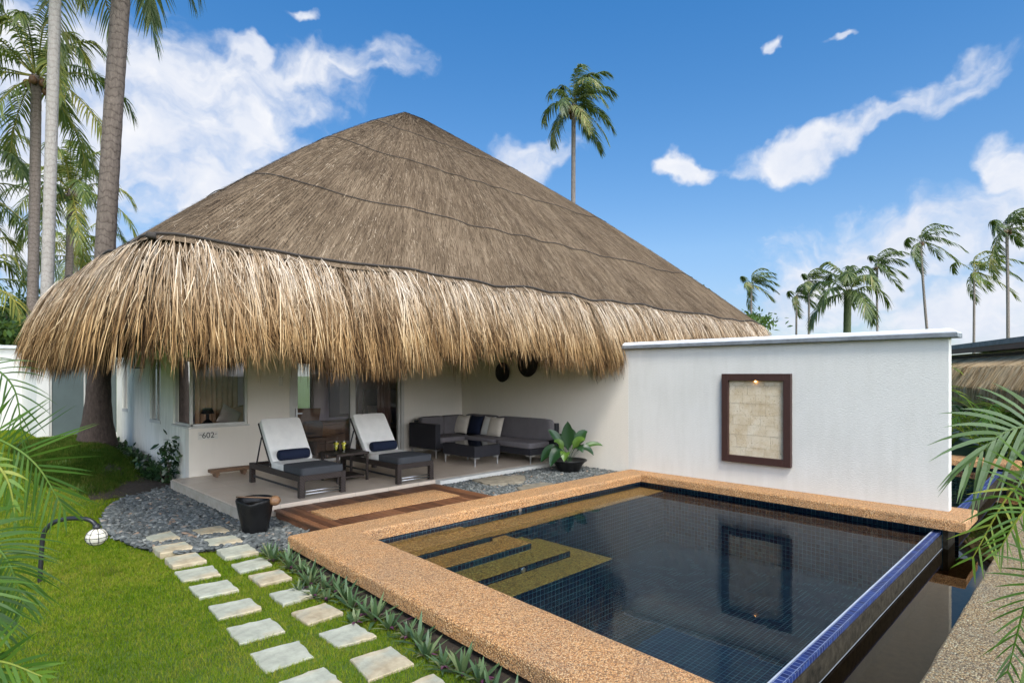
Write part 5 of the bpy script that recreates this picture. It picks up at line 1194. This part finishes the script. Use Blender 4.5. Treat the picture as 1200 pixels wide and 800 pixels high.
q.add(V, [[j * 2, j * 2 + 1, j * 2 + 3, j * 2 + 2] for j in range(3)], .2)
part(q, 'thatch', M['straw'], hut)
part(hbox(Q(), .8, LH, -.02, .06, 2.36, 2.43), 'thatch_ridge', M['rope'], hut)

gw = thing('garden_wall', 'white boundary wall at the far left behind the lawn', 'wall', (-4, 20, .2))
part(Q().box(-30, 20.0, -.2, 1.829, 20.2, 2.52), 'wall', M['wall'], gw)
part(Q().box(-30, 19.92, 2.522, 1.829, 20.28, 2.60), 'cap', M['captop'], gw)
def leaf_tree(name, label, base, h, r, n, size, group=None, mat='leaf', lumps=9, flat=1.0):
    base = A3(base); t = thing(name, label, 'tree' if name == 'tree' else 'bush', tuple(base), 0, group)
    top = base + UP * h; cs = top + np.column_stack([RNG.normal(0, r * .55, lumps), RNG.normal(0, r * .55, lumps), RNG.uniform(-r * .55, r * .5, lumps) * flat])
    q = Q()
    for c in cs: leafy(q, c[None], size, n // lumps, r * .24 * RNG.uniform(.7, 1.2) * np.array([1.2, 1.2, .7 * flat]), 0, 1)
    part(q, 'crown', M[mat], t)
    q = Q().tube(bez([base, base + UP * h * .5, top], 10), np.linspace(.05 + .02 * h, .04, 10), 8)
    for c in cs: q.tube(bez([base + UP * h * .45, (c + top) / 2 - UP * .2, c], 7), np.linspace(.05, .015, 7), 5)
    part(q, 'trunk', M['trunk_base'], t, smooth=True)
for i, (x, y, h, r, lb) in enumerate(((1.2, 24, 2.5, 1.1, 'bright green bush just above the cap of the far left wall'), (3.2, 27, 3.2, 1.6, 'rounded green tree behind the two slim palm trunks'), (5.2, 31, 4.2, 1.8, 'dark green tree between the palm trunks and the thatch'), (6.8, 33, 4.4, 1.8, 'dark tree partly hidden by the left slope of the thatch'),
        (2.6, 34, 4.3, 1.9, 'dark green tree left of the slim palm trunks'), (-.4, 31, 3.6, 1.8, 'shrubby green tree at the far left edge'), (9.5, 36, 4.4, 2.0, 'tree crown just above the left end of the roof'), (1.0, 38, 4.6, 2.2, 'darker tree furthest back at the left'))):
    leaf_tree('tree', lb, (x, y, .2), h, r, 3600, .22, 'trees behind the garden wall', 'leaf', 11)
leaf_tree('tree', 'layered sea almond tree showing at the right end of the roof', (38.5, 17.5, 0), 5.4, 2.6, 4200, .34, None, 'leaf', 14, .5)
leaf_tree('tree', 'small leafy treetop peeping over the right slope of the roof', (36.5, 19.2, 0), 7.2, .9, 500, .3, None, 'leaf', 5, .6)

# ------------------------------------------------------------------ sky, sun, camera
w = bpy.data.worlds.new('World'); scene.world = w; w.use_nodes = True; w.cycles.sampling_method = 'MANUAL'; w.cycles.sample_map_resolution = 512
t = w.node_tree; t.nodes.clear(); n = N(t)
EL, AZ = rad(56), rad(216)
CLOUD_V, FILL_CLOUD = 5.9, 47.0
sky = n('TexSky', None, sky_type='NISHITA', sun_disc=False, sun_elevation=EL, sun_rotation=AZ, altitude=0, air_density=1.0, dust_density=.6, ozone_density=3.0)
dirv = n('TexCoord').outputs['Generated']
CL = [(0.297, 1.117, 0.418, 0.348, 0.159, 0.000), (0.451, 0.963, 0.469, 0.174, 0.080, -14.000), (0.543, 0.871, 0.522, 0.109, 0.041, -12.000), (0.215, 1.199, 0.324, 0.275, 0.138, 0.000), (0.143, 1.271, 0.476, 0.188, 0.138, 0.000), (0.384, 1.030, 0.540, 0.065, 0.026, 10.000), (0.461, 0.953, 0.618, 0.032, 0.017, -20.000), (0.733, 0.681, 0.357, 0.096, 0.046, -15.000), (0.907, 0.507, 0.346, 0.058, 0.026, 10.000), (0.400, 1.015, 0.360, 0.217, 0.101, 0.000), (1.066, 0.348, 0.392, 0.109, 0.035, -10.000), (1.148, 0.266, 0.433, 0.087, 0.023, -8.000), (1.230, 0.184, 0.483, 0.109, 0.049, -5.000), (1.127, 0.287, 0.172, 0.203, 0.096, -12.000), (1.209, 0.205, 0.222, 0.174, 0.081, -10.000), (1.271, 0.143, 0.114, 0.217, 0.087, 0.000), (1.317, 0.097, 0.324, 0.049, 0.075, 0.000), (1.027, 0.387, 0.586, 0.022, 0.017, -40.000), (1.117, 0.297, 0.589, 0.032, 0.010, 0.000), (0.113, 1.301, 0.215, 0.130, 0.087, 0.000), (1.045, 0.369, 0.107, 0.130, 0.067, 0.000), (0.359, 1.056, 0.288, 0.232, 0.072, 0.000), (1.312, 0.102, 0.201, 0.116, 0.101, 0.000)]
CL += [(-.75, -1.0, .5, .8, .5, 0), (-.2, -1.2, .35, .9, .42, 0), (.75, -1.0, .30, .6, .34, 0), (-.2, -.3, 1.0, .5, .4, 0)]   # the last four are added unseen behind the camera to brighten the terrace
warp = n('TexNoise', {'Vector': dirv, 'Scale': 5.0, 'Detail': 7}).outputs[1]
warp2 = n('TexNoise', {'Vector': dirv, 'Scale': 15.0, 'Detail': 4}).outputs[1]
dv2 = n('VectorMath', {0: dirv, 1: n('VectorMath', {0: n('VectorMath', {0: warp2, 1: (.5, .5, .5)}, operation='SUBTRACT').outputs[0], 'Scale': .085}, operation='SCALE').outputs[0]}, operation='ADD').outputs[0]
dw = n('VectorMath', {0: dv2, 1: n('VectorMath', {0: n('VectorMath', {0: warp, 1: (.5, .5, .5)}, operation='SUBTRACT').outputs[0], 'Scale': .11}, operation='SCALE').outputs[0]}, operation='ADD').outputs[0]
best = None
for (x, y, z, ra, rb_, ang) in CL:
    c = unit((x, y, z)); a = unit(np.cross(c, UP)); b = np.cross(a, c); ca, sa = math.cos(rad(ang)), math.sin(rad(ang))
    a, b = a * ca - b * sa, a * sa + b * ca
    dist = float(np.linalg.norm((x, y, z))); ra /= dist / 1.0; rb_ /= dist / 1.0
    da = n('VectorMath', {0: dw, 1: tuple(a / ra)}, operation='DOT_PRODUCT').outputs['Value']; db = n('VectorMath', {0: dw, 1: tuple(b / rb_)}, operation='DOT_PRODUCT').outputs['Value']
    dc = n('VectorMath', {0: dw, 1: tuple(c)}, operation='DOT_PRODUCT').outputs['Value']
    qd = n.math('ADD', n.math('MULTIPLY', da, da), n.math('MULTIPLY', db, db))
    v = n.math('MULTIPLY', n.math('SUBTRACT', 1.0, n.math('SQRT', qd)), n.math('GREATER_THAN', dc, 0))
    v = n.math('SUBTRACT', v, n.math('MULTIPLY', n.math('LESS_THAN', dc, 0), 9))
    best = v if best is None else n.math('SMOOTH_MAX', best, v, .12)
flat = n('Mapping', {0: dw, 'Scale': (1, 1, 1.5)}).outputs[0]
nz = n('TexNoise', {'Vector': flat, 'Scale': 6.0, 'Detail': 13, 'Roughness': .57}).outputs[0]
nz2 = n('TexNoise', {'Vector': flat, 'Scale': 2.6, 'Detail': 5, 'Roughness': .5}).outputs[0]
puff = n('TexVoronoi', {'Vector': flat, 'Scale': 13.0, 'Detail': 3.0, 'Roughness': .55, 'Smoothness': .6}, feature='SMOOTH_F1', normalize=True).outputs['Distance']
dens = n.math('ADD', n.math('MULTIPLY', n.math('MINIMUM', best, .55), .95), n.math('ADD', n.math('MULTIPLY', n.math('SUBTRACT', nz, .5), 2.1), n.math('ADD', n.math('MULTIPLY', n.math('SUBTRACT', nz2, .5), .9), n.math('MULTIPLY', n.math('SUBTRACT', .33, puff), .8))))
cov = n('MapRange', {0: dens, 1: -.03, 2: .66, 3: 0, 4: .97}, interpolation_type='SMOOTHSTEP').outputs[0]
shade = n.ramp(n.math('ADD', n.math('MULTIPLY', puff, .9), n.math('MULTIPLY', n.math('SUBTRACT', 1, nz), .45)), [(.28, (1, 1, 1)), (.62, (.70, .77, .90))])
fillside = n('VectorMath', {0: dirv, 1: tuple(unit((-.1, -1, .15)))}, operation='DOT_PRODUCT').outputs['Value']
lum = n('MapRange', {0: fillside, 1: .1, 2: .8, 3: CLOUD_V, 4: FILL_CLOUD}, interpolation_type='SMOOTHSTEP').outputs[0]      # clouds behind the camera are boosted as fill for the shaded terrace
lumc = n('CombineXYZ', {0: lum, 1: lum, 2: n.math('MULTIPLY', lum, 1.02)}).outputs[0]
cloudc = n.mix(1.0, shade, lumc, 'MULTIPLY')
elev = n('SeparateXYZ', {0: dirv}).outputs[2]
tintc = n.ramp(elev, [(.0, (.50, .56, .66)), (.10, (.70, .64, .68)), (.20, (.88, .82, .80)), (.36, (.72, .86, .90)), (.60, (.42, .84, .98))])
skyc = n.mix(1.0, n('HueSaturation', {'Saturation': 1.2, 'Value': 1.22, 'Color': sky.outputs[0]}).outputs[0], tintc, 'MULTIPLY')
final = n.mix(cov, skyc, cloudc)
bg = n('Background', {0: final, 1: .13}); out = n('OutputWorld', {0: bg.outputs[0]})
sd = bpy.data.lights.new('sun', 'SUN'); sd.energy = 2.5; sd.angle = rad(16); sd.color = (1, .95, .87)
so_ = bpy.data.objects.new('sun', sd); COL.objects.link(so_)
sdir = A3((math.sin(AZ) * math.cos(EL), math.cos(AZ) * math.cos(EL), math.sin(EL)))
so_.rotation_euler = Vector(sdir).to_track_quat('Z', 'Y').to_euler(); so_.location = tuple(sdir * 40)
cam = bpy.data.cameras.new('camera'); co = bpy.data.objects.new('camera', cam); COL.objects.link(co)
co.location = (0, 0, 1.85); co.rotation_euler = (rad(90), 0, rad(-45)); cam.sensor_width = 36; cam.lens = 690 / 1200 * 36; cam.shift_y = 38.5 / 1200; cam.clip_start = .05; cam.clip_end = 3000
scene.camera = co
vs = scene.view_settings; vs.view_transform = 'Standard'; vs.look = 'None'; vs.exposure = .38; vs.gamma = 1; vs.use_curve_mapping = False
scene.render.engine = 'CYCLES'; cy_ = scene.cycles; cy_.use_denoising = True; cy_.max_bounces = 10; cy_.transparent_max_bounces = 16; cy_.sample_clamp_indirect = 8; cy_.caustics_reflective = False; cy_.caustics_refractive = False
